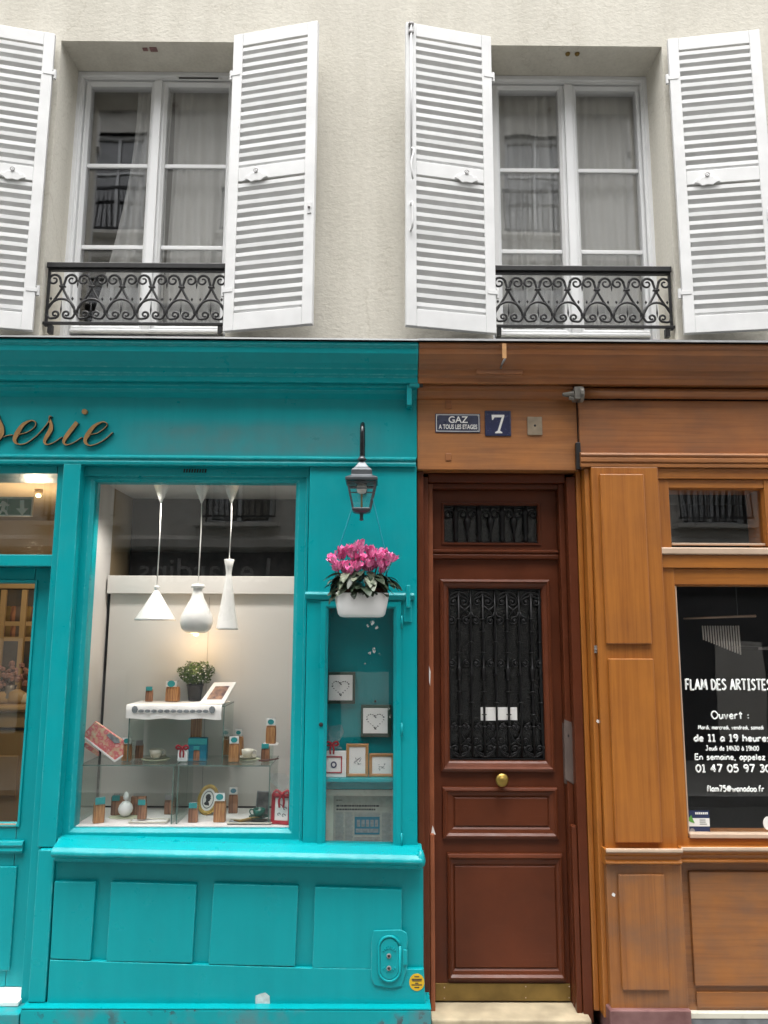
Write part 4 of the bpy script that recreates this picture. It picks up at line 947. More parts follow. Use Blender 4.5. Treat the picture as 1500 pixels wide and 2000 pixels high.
sheetbox('glass_riser', 'low greenish glass riser on the right of the display floor', GX[2], GX[3], .13, .46, FZ, SH1)
sheetbox('glass_riser', 'upper glass riser carrying the white embroidered cloth', X(250, 1440, .20), X(437, 1440, .20), .20, .47, SH1+.001, SH2)
# cloth runner
cl = rq((247, 1378), (432, 1373), (432, 1403), (246, 1406), .19)
V, F = [], []
n = 24
for j, (y, z) in enumerate(((.46, SH2+.003), (.33, SH2+.003), (.20, SH2+.004), (.194, SH2), (.192, SH2-.03), (.192, cl[2]+.02), (.191, cl[2]))):
    for i in range(n+1):
        u = i/n; V.append((cl[0]-.002+(cl[1]-cl[0]+.004)*u, y-(.003*math.sin(u*21)+.002*math.sin(u*47))*(j > 3), z+(.004*math.sin(u*17+1))*(j == 6)))
F = [(j*(n+1)+i, j*(n+1)+i+1, (j+1)*(n+1)+i+1, (j+1)*(n+1)+i) for j in range(6) for i in range(n)]
ct = thing('table_runner', 'white cloth runner with grey embroidery hanging over the upper glass riser', 'cloth', ((cl[0]+cl[1])/2, .3, SH2))
ob('cloth', (V, F), CLOTH, ct, smooth=True)
for kk in range(13):
    x = X(263+kk*12.6, 1388, .185); z = Z(340, 1389 if kk not in (0, 12) else 1386, .185)
    f_ = ob('embroidered_flower', lathe([(.001, 0), (.013, .001), (.001, .002)], 7), GREYP, ct, local=True)
    f_.location = Vector((x, .1865, z))-WORG[ct.name]; f_.rotation_euler = (PI/2, 0, 0); f_.scale = (1.4, .7 if kk not in (0, 12) else 1.6, 1)

def bow(x, y, z, s):
    P_ = []
    for d in (-1, 1):
        P_.append(tube(cr([(x, y, z), (x+d*.022*s, y-.004, z+.014*s), (x+d*.034*s, y-.002, z+.002*s), (x+d*.02*s, y+.002, z-.006*s), (x, y, z)], 4), .0055*s, 6, .45))
        P_.append(tube(cr([(x, y-.002, z), (x+d*.010*s, y-.006, z-.022*s), (x+d*.008*s, y-.004, z-.05*s)], 4), .0045*s, 6, .35))
    return join(*P_, sphere((x, y-.003, z), .007*s, .006*s, .007*s, 8, 6))
def bag(px, py, z, w, h, style, label, rz=0.0, top=True, tagc=TEALC, dy=0.0):
    """cello bag of biscuits with a gathered top and a round label"""
    b = G(px, py, z)
    t = thing('biscuit_bag', label, 'bag', (b.x, b.y+dy, z+.001), rz, 'bags of biscuits in the display window')
    bh = h*(.70 if top else .80); d = w*.62
    V, F = [], []
    prof = [(0, .92, .9), (.03, 1, 1), (.5, 1.02, 1.04), (.85, .98, .96), (1, .9, .78)]
    pts = [(-.5, -.5), (0, -.53), (.5, -.5), (.53, 0), (.5, .5), (0, .53), (-.5, .5), (-.53, 0)]
    for f, sx, sy in prof: V += [(a*w*sx, c*d*sy, f*bh) for a, c in pts]
    for j in range(4): F += [(j*8+i, j*8+(i+1) % 8, (j+1)*8+(i+1) % 8, (j+1)*8+i) for i in range(8)]
    F += [tuple(range(8)), tuple(range(32, 40))]
    ob('bag_body', (V, F), BISC if style == 's' else BISC2, t, local=True, bev=.002)
    V, F = [], []
    for f, s_ in ((0, .86), (.3, .5), (.5, .42), (.75, .8), (1, .95)): V += [(a*w*s_, c*d*s_*.6, bh+.0008+f*(h-bh)) for a, c in pts]
    for j in range(4): F += [(j*8+i, j*8+(i+1) % 8, (j+1)*8+(i+1) % 8, (j+1)*8+i) for i in range(8)]
    ob('cellophane_top', (V, F), CELLO if top else CELLO, t, local=True)
    ob('label_card', box(-w*.46, w*.46, -d*.60-.002, -d*.60, h*.72, h*.99), CARDW if top else tagc, t, local=True, bev=.002)
    ob('label_spot', poly([(w*.33*math.cos(q*PI/6), h*.86+w*.26*math.sin(q*PI/6)) for q in range(12)], -d*.60-.0035, -d*.60-.0022), tagc, t, local=True)
    return t
U = SH2+.005; M1 = SH1+.001
bag(291, 1370, U, .040, .085, 'c', 'small dark biscuit bag on the cloth, left of the larger bag', .1, False)
bag(337, 1370, U, .072, .118, 's', 'larger striped biscuit bag on the cloth beside the black plant pot', -.15)
bag(247, 1486, M1, .050, .128, 's', 'biscuit bag on the left glass shelf beside the tilted floral box', .1)
bag(266, 1484, M1, .042, .10, 'c', 'dull biscuit bag tucked behind the one beside the floral box', .2, False, STEEL, .05)
bag(384, 1486, M1, .036, .082, 'c', 'small biscuit bag standing in front of the petrol blue box', 0, False)
bag(438, 1478, M1, .042, .12, 's', 'biscuit bag at the left rear of the trio on the right glass shelf', .1, True, TEALC, .06)
bag(463, 1478, M1, .044, .15, 's', 'biscuit bag at the right rear of the trio on the right glass shelf', -.2, True, TEALC, .06)
bag(457, 1488, M1, .056, .14, 's', 'biscuit bag at the front of the trio on the right glass shelf', 0.05)
bag(518, 1488, M1, .044, .10, 'c', 'small dark biscuit bag at the right end of the glass shelf, by a pen', 0, False)
bag(192, 1607, FZ, .056, .135, 's', 'tall kraft biscuit bag at the left end of the display floor', .5, False)
bag(226, 1592, FZ, .046, .11, 'c', 'dark biscuit bag standing left of the white china egg', .1, False)
bag(277, 1600, FZ+.011, .044, .105, 'c', 'dark biscuit bag standing on the small pale tray', 0, False)
bag(332, 1590, FZ, .058, .11, 'c', 'biscuit bag seen through the edges of both low glass risers', 0, False, STEEL)
bag(377, 1606, FZ, .048, .105, 'c', 'dark biscuit bag in front of the gilt oval frame', 0, False)
bag(429, 1605, FZ, .062, .155, 's', 'striped biscuit bag between the gilt oval frame and the tray', 0)
bag(455, 1588, FZ, .050, .145, 'c', 'grey blue biscuit bag behind the tray with the green cup', .1, True, PETROL)
tb = bag(529, 1452, Z(529, 1452, .28), .054, .14, 's', 'biscuit bag raised on a small stand at the right of the display', 0, True, TEALC)
tb.location = (X(529, 1452, .28), .28, Z(529, 1452, .28))
st_ = thing('bag_stand', 'small white stand under the raised biscuit bag on the right', 'stand', (X(529, 1480, .28), .28, M1))
hh = Z(529, 1452, .28)-M1-.001
ob('stand_top', box(-.045, .04, -.03, .04, hh-.006, hh), CARDW, st_, local=True); ob('stand_foot', box(-.012, .012, -.01, .014, 0, hh-.006), GLASSE, st_, local=True)
tb2 = thing('biscuit_sleeve', 'tall plain biscuit pack rising behind the petrol blue box', 'pack', (X(380, 1450, .33), .36, M1)); ob('pack_body', box(-.029, .029, -.018, .018, 0, .235), BISC, tb2, local=True, bev=.003); ob('pack_fold', box(-.022, .022, -.012, .012, .2352, .25), CELLO, tb2, local=True)
pb = G(381, 1489, M1)
bb = thing('gift_box', 'petrol blue gift box on the glass shelf behind a small biscuit bag', 'box', (pb.x, pb.y+.06, M1)); ob('box_body', box(-.052, .052, -.02, .02, 0, .125), PETROL, bb, local=True, bev=.002); ob('box_band', box(-.0525, .0525, -.0225, -.0205, .09, .122), TEALC, bb, local=True)
pb = G(357, 1487, M1)
sa = thing('sugar_sachet', 'white sachet tied with a dark red ribbon on the glass shelf', 'sachet', (pb.x, pb.y, M1)); ob('sachet_body', box(-.028, .028, -.014, .014, 0, .062), POT, sa, local=True, bev=.006)
ob('ribbon_bow', bow(-.002, -.017, .074, 1.0), REDR, sa, local=True, smooth=True)
# potted boxwood
pb = G(376, 1370, U)
bp = thing('potted_plant', 'small bushy green plant in a black pot on the cloth runner', 'plant', (pb.x, pb.y+.05, U))
ob('pot', lathe([(.034, 0), (.036, .004), (.047, .085), (.050, .086), (.050, .096), (.044, .096), (.042, .082)], 20), BLACKP, bp, local=True, smooth=True)
V, F = [], []; rnd = random.Random(5)
for kk in range(1500):
    d = Vector((rnd.gauss(0, 1), rnd.gauss(0, 1), rnd.gauss(0, 1))).normalized(); r_ = .106*(rnd.random()**.33)*(1+.12*math.sin(7*d.x+5*d.z))
    c = Vector((d.x*r_, d.y*r_*.8, .158+d.z*r_*.68)); 
    if c.z < .10: c.z = .10+rnd.random()*.03
    a = Vector((rnd.gauss(0, 1), rnd.gauss(0, 1), rnd.gauss(0, 1))).normalized(); b_ = a.cross(d+Vector((.1, .2, .3))).normalized(); s_ = rnd.uniform(.006, .0115)
    n = len(V); V += [c-a*s_, c-b_*s_*.55, c+a*s_, c+b_*s_*.55]; F.append((n, n+1, n+2, n+3))
ob('foliage', (V, F), BOXL, bp, local=True, kind='stuff')
V, F = [], []
for kk in range(40):
    d = Vector((rnd.gauss(0, 1), -abs(rnd.gauss(0, 1)), rnd.gauss(0, .8))).normalized(); v_, f_ = sphere((d.x*.095, d.y*.08, .155+d.z*.062), .0042, .0042, .0042, 5, 3); n = len(V); V += v_; F += [tuple(i+n for i in q) for q in f_]
ob('blossom', (V, F), CARDW, bp, local=True, kind='stuff')
def picture(name, label, px, py, z, w, h, bw, fm, pm, lean=0.12, rz=0.0, rx=None, mount=None, dy=0.0, depth=.012, loc=None):
    b = G(px, py, z) if loc is None else Vector(loc)
    t = thing(name, label, 'picture frame', (b.x, b.y+dy, z+.001), rz)
    t.rotation_euler = (-lean, 0, rz)
    r = (-w/2, w/2, 0, h)
    ob('frame', ring(r, [(0, depth), (0, 0), (bw*.3, -.003), (bw, 0), (bw, depth)], closed=True), fm, t, local=True, bev=.001)
    ob('picture', box(-w/2+bw+.0003, w/2-bw-.0003, .004, depth-.001, bw+.0003, h-bw-.0003), mount or pm, t, local=True)
    if mount is not None:
        mw = min(w, h)*.16
        ob('print', box(-w/2+bw+mw, w/2-bw-mw, .0022, .0036, bw+mw, h-bw-mw), pm, t, local=True)
    return t
def quadframe(name, label, corners, bw, fm, pm):     # corners tl, tr, br, bl as (px, py, Y); a framed sheet propped at any tilt
    C4 = [P(*c) for c in corners]; nrm = (C4[1]-C4[0]).cross(C4[3]-C4[0]).normalized()
    if nrm.y > 0: nrm = -nrm
    cc = sum(C4, Vector())/4; t = thing(name, label, 'picture frame', (cc.x, cc.y, min(c.z for c in C4)))
    I4 = [c.lerp(cc, bw) for c in C4]; J4 = [c.lerp(cc, bw*1.02)-nrm*.001 for c in C4]; th = nrm*.008
    V = [*C4, *I4, *[c-th for c in C4], *[c-th for c in I4]]
    F = [(i, (i+1) % 4, 4+(i+1) % 4, 4+i) for i in range(4)]+[(8+i, 12+i, 12+(i+1) % 4, 8+(i+1) % 4) for i in range(4)]+[(i, 8+i, 8+(i+1) % 4, (i+1) % 4) for i in range(4)]+[(4+i, 4+(i+1) % 4, 12+(i+1) % 4, 12+i) for i in range(4)]
    ob('frame', (V, F), fm, t)
    ob('picture', (J4, [(0, 1, 2, 3)]), pm, t)
    return t
quadframe('photo_frame', 'white framed photograph propped tilted on the cloth beside the plant', ((418, 1333, .36), (461, 1332, .36), (437, 1374, .22), (389, 1374, .22)), .36, CARDW, PICT2)
# floral box hanging tilted at the left
pb = P(205, 1488, .16)
fbx = thing('floral_box', 'tilted cardboard box printed with pink flowers on the left glass shelf', 'box', (P(224, 1487, .17).x, .17, P(224, 1487, .17).z))
q0 = WORG[fbx.name]
def fpoly(pix, Yf, Yb): 
    v, f = ppoly(pix, Yf, Yb); return v, f
ob('box_front', fpoly([(159, 1437), (186, 1409), (240, 1447), (239, 1476), (224, 1487)], .16, .18), PINKB, fbx, bev=.001)
ob('box_edge', fpoly([(158, 1437), (159.5, 1435), (224, 1484.5), (239, 1474), (240, 1477), (224, 1489)], .155, .1595), CARDW, fbx)
ob('box_window', fpoly([(207, 1435), (215, 1432), (232, 1443), (234, 1451), (224, 1452)], .1575, .1594), GREYP, fbx)
ob('box_base', fpoly([(160, 1456), (166, 1451), (191, 1470), (191, 1477)], .17, .19), PINKB, fbx)
def cup(px, py, z, mat, label, s=1.0, doily=True, saucer=None):
    b = G(px, py, z); t = thing('cup_and_saucer', label, 'cup', (b.x, b.y+.03, z+.001))
    if doily: ob('doily', lathe([(.001, .0005), (.072*s, 0), (.072*s, .0012), (.001, .0016)], 9, (0, 0, 0), 1.15, .85), DOILY, t, local=True)
    ob('saucer', lathe([(.022, .002), (.03, .003), (.058, .012), (.06, .014), (.03, .006), (.001, .006)], 24, (0, 0, 0), s, s), saucer or mat, t, local=True, smooth=True)
    ob('cup', lathe([(.018, .0075), (.024, .01), (.034, .028), (.037, .052), (.0355, .052), (.032, .028), (.02, .014), (.001, .013)], 24, (0, 0, 0), s, s), mat, t, local=True, smooth=True)
    ob('handle', tube(cr([(.034*s, 0, .046), (.052*s, -.004, .046), (.056*s, -.004, .034), (.046*s, 0, .022), (.032*s, 0, .02)], 4), .0032, 6), mat, t, local=True, smooth=True)
    return t
cup(301, 1484, M1, PORC, 'cream cup and saucer on a pale doily, left glass shelf')
cup(481, 1484, M1, PORC, 'cream cup on a doily at the right glass shelf, next to the bag trio', .9)
tc = cup(504, 1602, FZ+.013, TEALG, 'green cup and saucer standing on the striped tray', .92, False); 
for c_ in tc.children:
    if c_.name.startswith('handle'): c_.rotation_euler = (0, 0, PI)
pn = thing('pen', 'dark red pen lying at the right end of the glass shelf', 'pen', (X(525, 1474, .2), .2, M1+.012)); ob('pen_body', tube([(-.055, 0, 0), (.0, 0, .004), (.055, 0, .012)], [.004, .005, .0035], 8), SOIL, pn, local=True, smooth=True); ob('pen_rest', box(-.03, .03, -.004, .004, -.011, -.004), GLASSE, pn, local=True)
# tray, egg, oval frame, photographs and red box on the floor
def tray(px, py, w, d, label, mat, rim):
    b = G(px, py, FZ); t = thing('tray', label, 'tray', (b.x, b.y+d/2+.005, FZ+.001))
    ob('tray_base', box(-w/2, w/2, -d/2, d/2, 0, .004), mat, t, local=True, bev=.0015)
    ob('tray_rim', join(*[tube(on_, .0035, 6) for on_ in ([(-w/2, -d/2, .009), (w/2, -d/2, .009)], [(-w/2, d/2, .009), (w/2, d/2, .009)], [(-w/2, -d/2, .009), (-w/2, d/2, .009)], [(w/2, -d/2, .009), (w/2, d/2, .009)])]), rim, t, local=True, smooth=True)
    return t
tray(287, 1610, .20, .075, 'small pale lilac tray under a biscuit bag, left floor', POT, PORC)
tr = tray(486, 1612, .235, .085, 'striped tray carrying the green cup, right floor', GREYP, PORC)
ob('serviette', join(tube([(-.09, .0, .013), (-.05, -.02, .014), (0, 0, .02), (.05, .02, .026)], [.004, .008, .010, .004], 6, .4)), BRASSP, tr, local=True, smooth=True)
eb = G(242, 1598, FZ); eg = thing('china_egg', 'white china egg figure on a pale green doily', 'ornament', (eb.x, eb.y+.02, FZ+.001))
ob('egg', lathe([(.001, .002), (.022, .008), (.037, .028), (.040, .046), (.034, .066), (.018, .083), (.001, .088)], 20), POT, eg, local=True, smooth=True)
ob('egg_head', lathe([(.004, .088), (.014, .098), (.016, .112), (.010, .128), (.001, .136)], 14), POT, eg, local=True, smooth=True)
ob('doily', lathe([(.001, .0), (.085, -.0004), (.085, .0006), (.001, .0015)], 10, (0, 0, .0006), 1.1, .6), DOILY, eg, local=True)
for s_, nm in ((-1, 'left'), (1, 'right')):
    bx2 = thing('biscuit_pack', 'brown biscuit pack leaning behind the %s side of the china egg' % nm, 'pack', (eb.x+s_*.055, eb.y+.075, FZ+.001)); ob('pack_body', box(-.042, .042, -.014, .014, 0, .10), BISC2, bx2, local=True, bev=.004); ob('pack_top', box(-.03, .03, -.006, .006, .1003, .115), CELLO, bx2, local=True)
ov = G(399, 1593, FZ); of = thing('oval_frame', 'gilt oval frame with a black silhouette portrait standing on the floor', 'picture frame', (ov.x, ov.y+.01, FZ+.001)); of.rotation_euler = (-.18, R(8), -.12)
def oval(a, b, y, n=32, cz=.082): return [(a*math.cos(2*PI*k/n), y, cz+b*math.sin(2*PI*k/n)) for k in range(n)]
def ovals(rings, cap=True):
    V, F = [], []
    for a, b, y in rings: V += oval(a, b, y)
    for j in range(len(rings)-1): F += [(j*32+i, j*32+(i+1) % 32, (j+1)*32+(i+1) % 32, (j+1)*32+i) for i in range(32)]
    if cap: F += [tuple(range(32)), tuple(range(len(V)-32, len(V)))]
    return V, F
ob('frame', ovals([(.060, .081, .012), (.062, .083, .0), (.058, .079, -.006), (.053, .073, -.004), (.048, .067, -.008), (.044, .062, -.002), (.043, .061, .003)]), GILT, of, local=True, smooth=True)
ob('mount', ovals([(.042, .060, .0005), (.042, .060, -.0005)]), CARDW, of, local=True); ob('mount_ring', ovals([(.033, .048, -.0010), (.033, .048, -.0018)]), GREYP, of, local=True); ob('portrait_ground', ovals([(.0285, .042, -.0022), (.0285, .042, -.003)]), CARDW, of, local=True)
ob('silhouette', poly([(-.012, .052), (.014, .052), (.010, .066), (.004, .072), (.012, .078), (.013, .086), (.018, .090), (.013, .094), (.013, .104), (.006, .112), (-.006, .112), (-.014, .104), (-.016, .092), (-.010, .082), (-.010, .070), (-.018, .060)], -.0042, -.0032), INK, of, local=True)
picture('photo_frame', 'dark photograph print leaning behind the green cup', 511, 1600, FZ, .10, .135, .006, GREYP, PICT, .2, -.25, dy=.05)
gf = picture('gift_box', 'red framed gift box with ribbon at the right corner of the display', 548, 1611, FZ, .115, .155, .02, REDR, CARDW, .08, -.2, depth=.04)
ob('ribbon', bow(.004, -.010, .155, 1.35), REDR, gf, local=True, smooth=True)
ob('printed_motif', join(*[tube(on(spiral(a, b, r_, r_*.3, 0, 5, 8), .003), .0016, 5) for a, b, r_ in ((-.01, .09, .014), (.018, .08, .012), (-.015, .05, .01), (.012, .045, .012))]), INK, gf, local=True)
V, F = [], []
for j, (f, s_) in enumerate(((0, .25), (.35, .75), (.7, 1), (1, .8))):
    V += [(s_*.05*math.cos(2*PI*k/12)*(1+.25*(k % 2)) - .01*j, s_*.02*math.sin(2*PI*k/12), .175+f*.085) for k in range(12)]
for j in range(3): F += [(j*12+i, j*12+(i+1) % 12, (j+1)*12+(i+1) % 12, (j+1)*12+i) for i in range(12)]
ob('cellophane_top', (V, F), CELLO, gf, local=True)

# =================================================================== goods in the small show case
def heart_motif(r, Y):
    cx, cz = (r[0]+r[1])/2, (r[2]+r[3])/2; s_ = (r[1]-r[0])*.33; parts = []; rnd = random.Random(2)
    for k in range(26):
        a = 2*PI*k/26; x = cx+s_*math.sin(a)**3*1.05; z = cz+s_*(.81*math.cos(a)-.31*math.cos(2*a)-.12*math.cos(3*a)-.06*math.cos(4*a))+.06*s_
        if k in (0, 13): continue
        q = rnd.uniform(.6, 1.2)*s_*.10; parts.append(tube([(x-q, Y, z+rnd.uniform(-q, q)), (x, Y, z), (x+q, Y, z+rnd.uniform(-q, q))], [q*.3, q*.75, q*.3], 5, .3))
    return join(*parts)
for pts, inner, lab in ((((638, 1314), (692, 1312), (695, 1372), (638, 1377)), ((641, 1319), (688, 1318), (689, 1367), (643, 1369)), 'green backed tile with a black floral heart, upper left in the show case'),
                        (((704, 1378), (764, 1376), (765, 1440), (706, 1440)), ((709, 1384), (756, 1383), (758, 1432), (709, 1433)), 'green backed tile with a black floral heart, lower right in the show case')):
    r = rq(*pts, .11); t = thing('heart_picture', lab, 'picture', ((r[0]+r[1])/2, .12, r[2]))
    ob('frame', rbox((max(r[0], ci[0]+.002), min(r[1], ci[1]-.002), r[2], r[3]), .108, CB-.001), GREENF, t, bev=.003)
    r2 = rq(*inner, .095); ob('tile', rbox(r2, .094, .1078), CARDW, t, bev=.002)
    ob('heart_print', heart_motif(r2, .0933), INK, t, smooth=True)
ob('wall_nail', lathe([(.006, 0), (.004, .012)], 8, (X(733, 1372, .12), .128, Z(733, 1372, .12))), DARK, case)
for pts, lab, w_, seed in ((((677, 1453), (719, 1453), (720, 1518), (675, 1518)), 'upright light oak frame with a small sketch on the case shelf', .016, 1), (((722, 1472), (775, 1472), (776, 1519), (720, 1519)), 'wide light oak frame with a sketch, right end of the case shelf', .016, 4)):
    r = rq(*pts, .07); r = (r[0], min(r[1], ci[1]-.004), shz+.001, r[3])
    t = thing('sketch_frame', lab, 'picture frame', ((r[0]+r[1])/2, .07, r[2]))
    ob('frame', ring(r, [(0, .085), (0, .068), (.006, .066), (w_, .069), (w_, .085)], closed=True), OAKF, t, bev=.001)
    ob('picture', rbox((r[0]+w_, r[1]-w_, r[2]+w_, r[3]-w_), .072, .084), CARDW, t)
    cx, cz = (r[0]+r[1])/2, (r[2]+r[3])/2; rnd = random.Random(seed); parts = []
    for k in range(9):
        x, z = cx+rnd.uniform(-.014, .014), cz+rnd.uniform(-.022, .016); parts.append(tube([(x, .0712, z), (x+rnd.uniform(-.010, .010), .0712, z+rnd.uniform(-.012, .012)), (x+rnd.uniform(-.012, .012), .0712, z+rnd.uniform(-.004, .014))], [.0012, .003, .001], 5, .25))
    ob('sketch', join(*parts), GREYP, t)
gb = P(655, 1517, .05); gx0, gx1 = ci[0]+.004, X(676, 1480, .05)
g_ = thing('gift_bag', 'cellophane gift bag with dark red ribbon at the left of the case shelf', 'bag', ((gx0+gx1)/2, .07, shz+.001))
ob('card_box', box(gx0, gx1, .05, .09, shz+.001, Z(660, 1468, .05)), CARDW, g_, bev=.002)
rf = (gx0, X(668, 1500, .05), Z(655, 1510, .05), Z(655, 1477, .05))
ob('card_frame', ring(rf, [(0, .0495), (0, .047), (.006, .047), (.006, .0495)]), REDR, g_)
ob('wreath_print', tube([((rf[0]+rf[1])/2+.013*math.cos(k*PI/8), .0485, (rf[2]+rf[3])/2+.014*math.sin(k*PI/8)) for k in range(17)], .004, 5, .25), NAVYS, g_)
rx = X(648, 1450, .05); rz_ = Z(648, 1452, .05)
ob('ribbon', bow(rx+.002, .046, rz_-.004, 1.0), REDR, g_, smooth=True)
V, F = [], []; rnd = random.Random(11)
for j, (f, s_) in enumerate(((-.35, .9), (0, .3), (.3, .7), (.65, 1.0), (1, .8))):
    V += [(rx+.012+s_*.045*math.cos(2*PI*k/14)*(1+.3*(k % 2)), .055+s_*.018*math.sin(2*PI*k/14), rz_+f*.095+rnd.uniform(-.006, .006)) for k in range(14)]
for j in range(4): F += [(j*14+i, j*14+(i+1) % 14, (j+1)*14+(i+1) % 14, (j+1)*14+i) for i in range(14)]
ob('cellophane', ([(max(v[0], ci[0]+.003), v[1], v[2]) for v in V], F), CELLO, g_)
np_ = rq((640, 1543), (766, 1543), (769, 1653), (639, 1653), .10)
nf = thing('newspaper_clipping', 'framed newspaper clipping with a photo at the bottom of the show case', 'newspaper', ((np_[0]+np_[1])/2, .1, ci[2]+.002))
ob('mount', box(ci[0]+.003, ci[1]-.003, .104, .112, ci[2]+.002, np_[3]), PORC, nf)
pg = rq((652, 1555), (766, 1555), (769, 1653), (650, 1653), .10); ob('page', box(pg[0], ci[1]-.006, .1015, .1038, ci[2]+.003, pg[3]), CARDG, nf)
lines = []; rnd = random.Random(9)
for k, (py, x0, x1, th) in enumerate(((1563, 657, 668, .002), (1574, 657, 741, .0042), (1581, 657, 733, .0042))):
    z = Z(700, py, .10); x = X(x0, py, .10); xe = X(x1, py, .10)
    while x < xe:
        w_ = rnd.uniform(.006, .016); lines.append(box(x, min(xe, x+w_), .1006, .1013, z-th, z+th)); x += w_+.003
ob('headline', join(*lines), INK, nf, kind='stuff')
lines = []
for col_, (x0, x1) in enumerate(((655, 672), (674, 690), (692, 743), (746, 765))):
    for k in range(26):
        py = 1588+k*2.4
        if col_ == 2 and 1594 < py < 1634: continue
        z = Z(700, py, .10); lines.append(box(X(x0, py, .10), X(x1, py, .10)-rnd.uniform(0, .008), .1008, .1013, z-.0014, z+.0014))
ob('column_text', join(*lines), GREYP, nf, kind='stuff')
r = rq((693, 1595), (741, 1595), (742, 1630), (692, 1630), .10)
ob('press_photo', rbox(r, .1002, .1010), PETROL, nf)
ob('press_photo_detail', join(*[box(r[0]+.012+k*.024, r[0]+.03+k*.024, .0994, .1000, r[2]+.04, r[2]+.075) for k in range(5)], box(r[0]+.006, r[1]-.006, .0994, .1000, r[2]+.01, r[2]+.03)), GREYP, nf)

# =================================================================== brown timber front: lintel over the door and the shop on the right
wood = thing('timber_shopfront', 'varnished brown timber shopfront with white window lettering, right of the door', 'shopfront', (1.5, 0, 0))
WX0 = XR+.003; WX1 = 2.75; WXE = 4.15; WD = X(1127, 800, 0); CW = CZ-.012
corw = [(y, z-.012) for y, z in cor]
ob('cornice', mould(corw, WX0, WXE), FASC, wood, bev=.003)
ob('cornice_flashing', mould([(.0985, CW+.032), (-.232, CW+.015), (-.234, CW+.003), (-.2325, CW+.002), (-.2305, CW+.012), (.0985, CW+.028)], WX0-.003, WXE), ZINC, wood)
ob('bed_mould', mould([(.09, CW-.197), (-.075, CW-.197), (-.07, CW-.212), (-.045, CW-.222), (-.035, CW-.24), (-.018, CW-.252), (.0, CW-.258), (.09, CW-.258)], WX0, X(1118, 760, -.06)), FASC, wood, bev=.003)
lin_b = Z(970, 918, 0)
ob('lintel_board', box(WX0, WD-.002, 0, .09, lin_b, CW-.254), FASC2, wood, bev=.004)
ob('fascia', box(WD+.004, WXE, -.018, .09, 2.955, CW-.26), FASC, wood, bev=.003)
rtz = Z(1300, 763, -.10)
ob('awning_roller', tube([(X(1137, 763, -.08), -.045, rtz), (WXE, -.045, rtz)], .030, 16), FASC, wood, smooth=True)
ob('awning_slot', box(X(1137, 750, -.05), WXE, -.004, .08, CW-.258, CW-.198), DARK, wood)
rx0 = X(1105, 770, -.10); zc = Z(1120, 769, -.10)
ob('roller_end', join(box(rx0+.045, rx0+.085, -.12, -.05, zc-.035, zc+.035), tube([(rx0+.075, -.085, zc), (rx0+.098, -.085, zc)], .045, 14), tube([(rx0-.015, -.085, zc), (rx0+.046, -.085, zc)], [.010, .022], 10), tube([(rx0+.02, -.09, zc-.02), (rx0+.05, -.09, zc-.03)], .011, 8)), paint('weathered roller iron', (.17, .16, .14), .5, .4, var=.3, sc=30), wood, bev=.003)
ob('fascia_gap', box(WD-.0015, WD+.0035, .002, .08, 2.955, CW-.26), DARK, wood)
ob('gap_plate', box(X(1124, 900, -.01), X(1133, 900, -.01), -.034, -.002, Z(1128, 917, -.02), Z(1128, 865, -.02)), IRON, wood, bev=.003)
mz = Z(1300, 886, -.06)
ob('fascia_moulding', mould([(.05, mz+.012), (-.03, mz+.012), (-.055, mz+.004), (-.062, mz-.008), (-.05, mz-.02), (-.058, mz-.026), (-.058, mz-.045), (-.045, mz-.052), (-.052, mz-.058), (-.05, mz-.074), (.05, mz-.074)], X(1134, 900, -.05), WXE), FASC2, wood, bev=.002)
# hook with hanging wooden tag on the cornice
hk = P(980, 715, -.15)
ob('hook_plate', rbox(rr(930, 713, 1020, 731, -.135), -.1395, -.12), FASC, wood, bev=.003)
ob('hook', tube([(hk.x-.005, -.14, Z(978, 718, -.15)), (hk.x, -.19, Z(980, 712, -.15)), (hk.x+.012, -.20, Z(984, 700, -.2))], .006, 6), STEEL, wood, smooth=True)
ob('hook_tag', rbox(rr(980, 673, 988, 702, -.225), -.244, -.239), OAKF, wood)
for (x0, y0, x1, y1) in ((870, 782, 882, 799), (870, 886, 881, 900)):
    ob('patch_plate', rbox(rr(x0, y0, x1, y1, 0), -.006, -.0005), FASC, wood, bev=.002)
# stone lintel seal between the two fronts
ob('door_side_post', box(X(816, 1500, .03), X(829, 1500, .03), .03, .3, .0, lin_b-.002), REDB, wood, bev=.004)

# pilaster on the right of the door
YP = -.05
pa = rq((1153, 918), (1283, 918), (1325, 1655), (1184, 1658), YP)
lz = Z(1255, 1660, YP-.02)
ob('pilaster', box(pa[0], pa[1], YP, .25, lz-.02, mz-.075), WOODV, wood, bev=.004)
ob('pilaster_return', box(pa[0]-.030, pa[0]-.001, -.02, .25, .09, mz-.076), WOODV, wood, bev=.005)
ob('pilaster_return', box(pa[0]-.060, pa[0]-.031, .05, .25, .09, mz-.076), WOODV, wood, bev=.005)
for pts in (((1170, 926), (1258, 926), (1272, 1258), (1184, 1258)), ((1185, 1286), (1274, 1286), (1295, 1646), (1204, 1646))):
    ob('pilaster_panel', rbox(rq(*pts, YP-.012), YP-.021, YP-.001), WOODV, wood, bev=.006)
pl = rq((1190, 1700), (1312, 1700), (1322, 1970), (1198, 1970), YP)
ob('pilaster_base', box(pa[0]-.004, pa[1]+.012, YP-.012, .25, .112, lz-.0305), WOODD, wood, bev=.004)
ob('pilaster_panel', rbox(rq((1207, 1708), (1298, 1708), (1308, 1935), (1216, 1935), YP-.026), YP-.028, YP-.013), WOODD, wood, bev=.006)
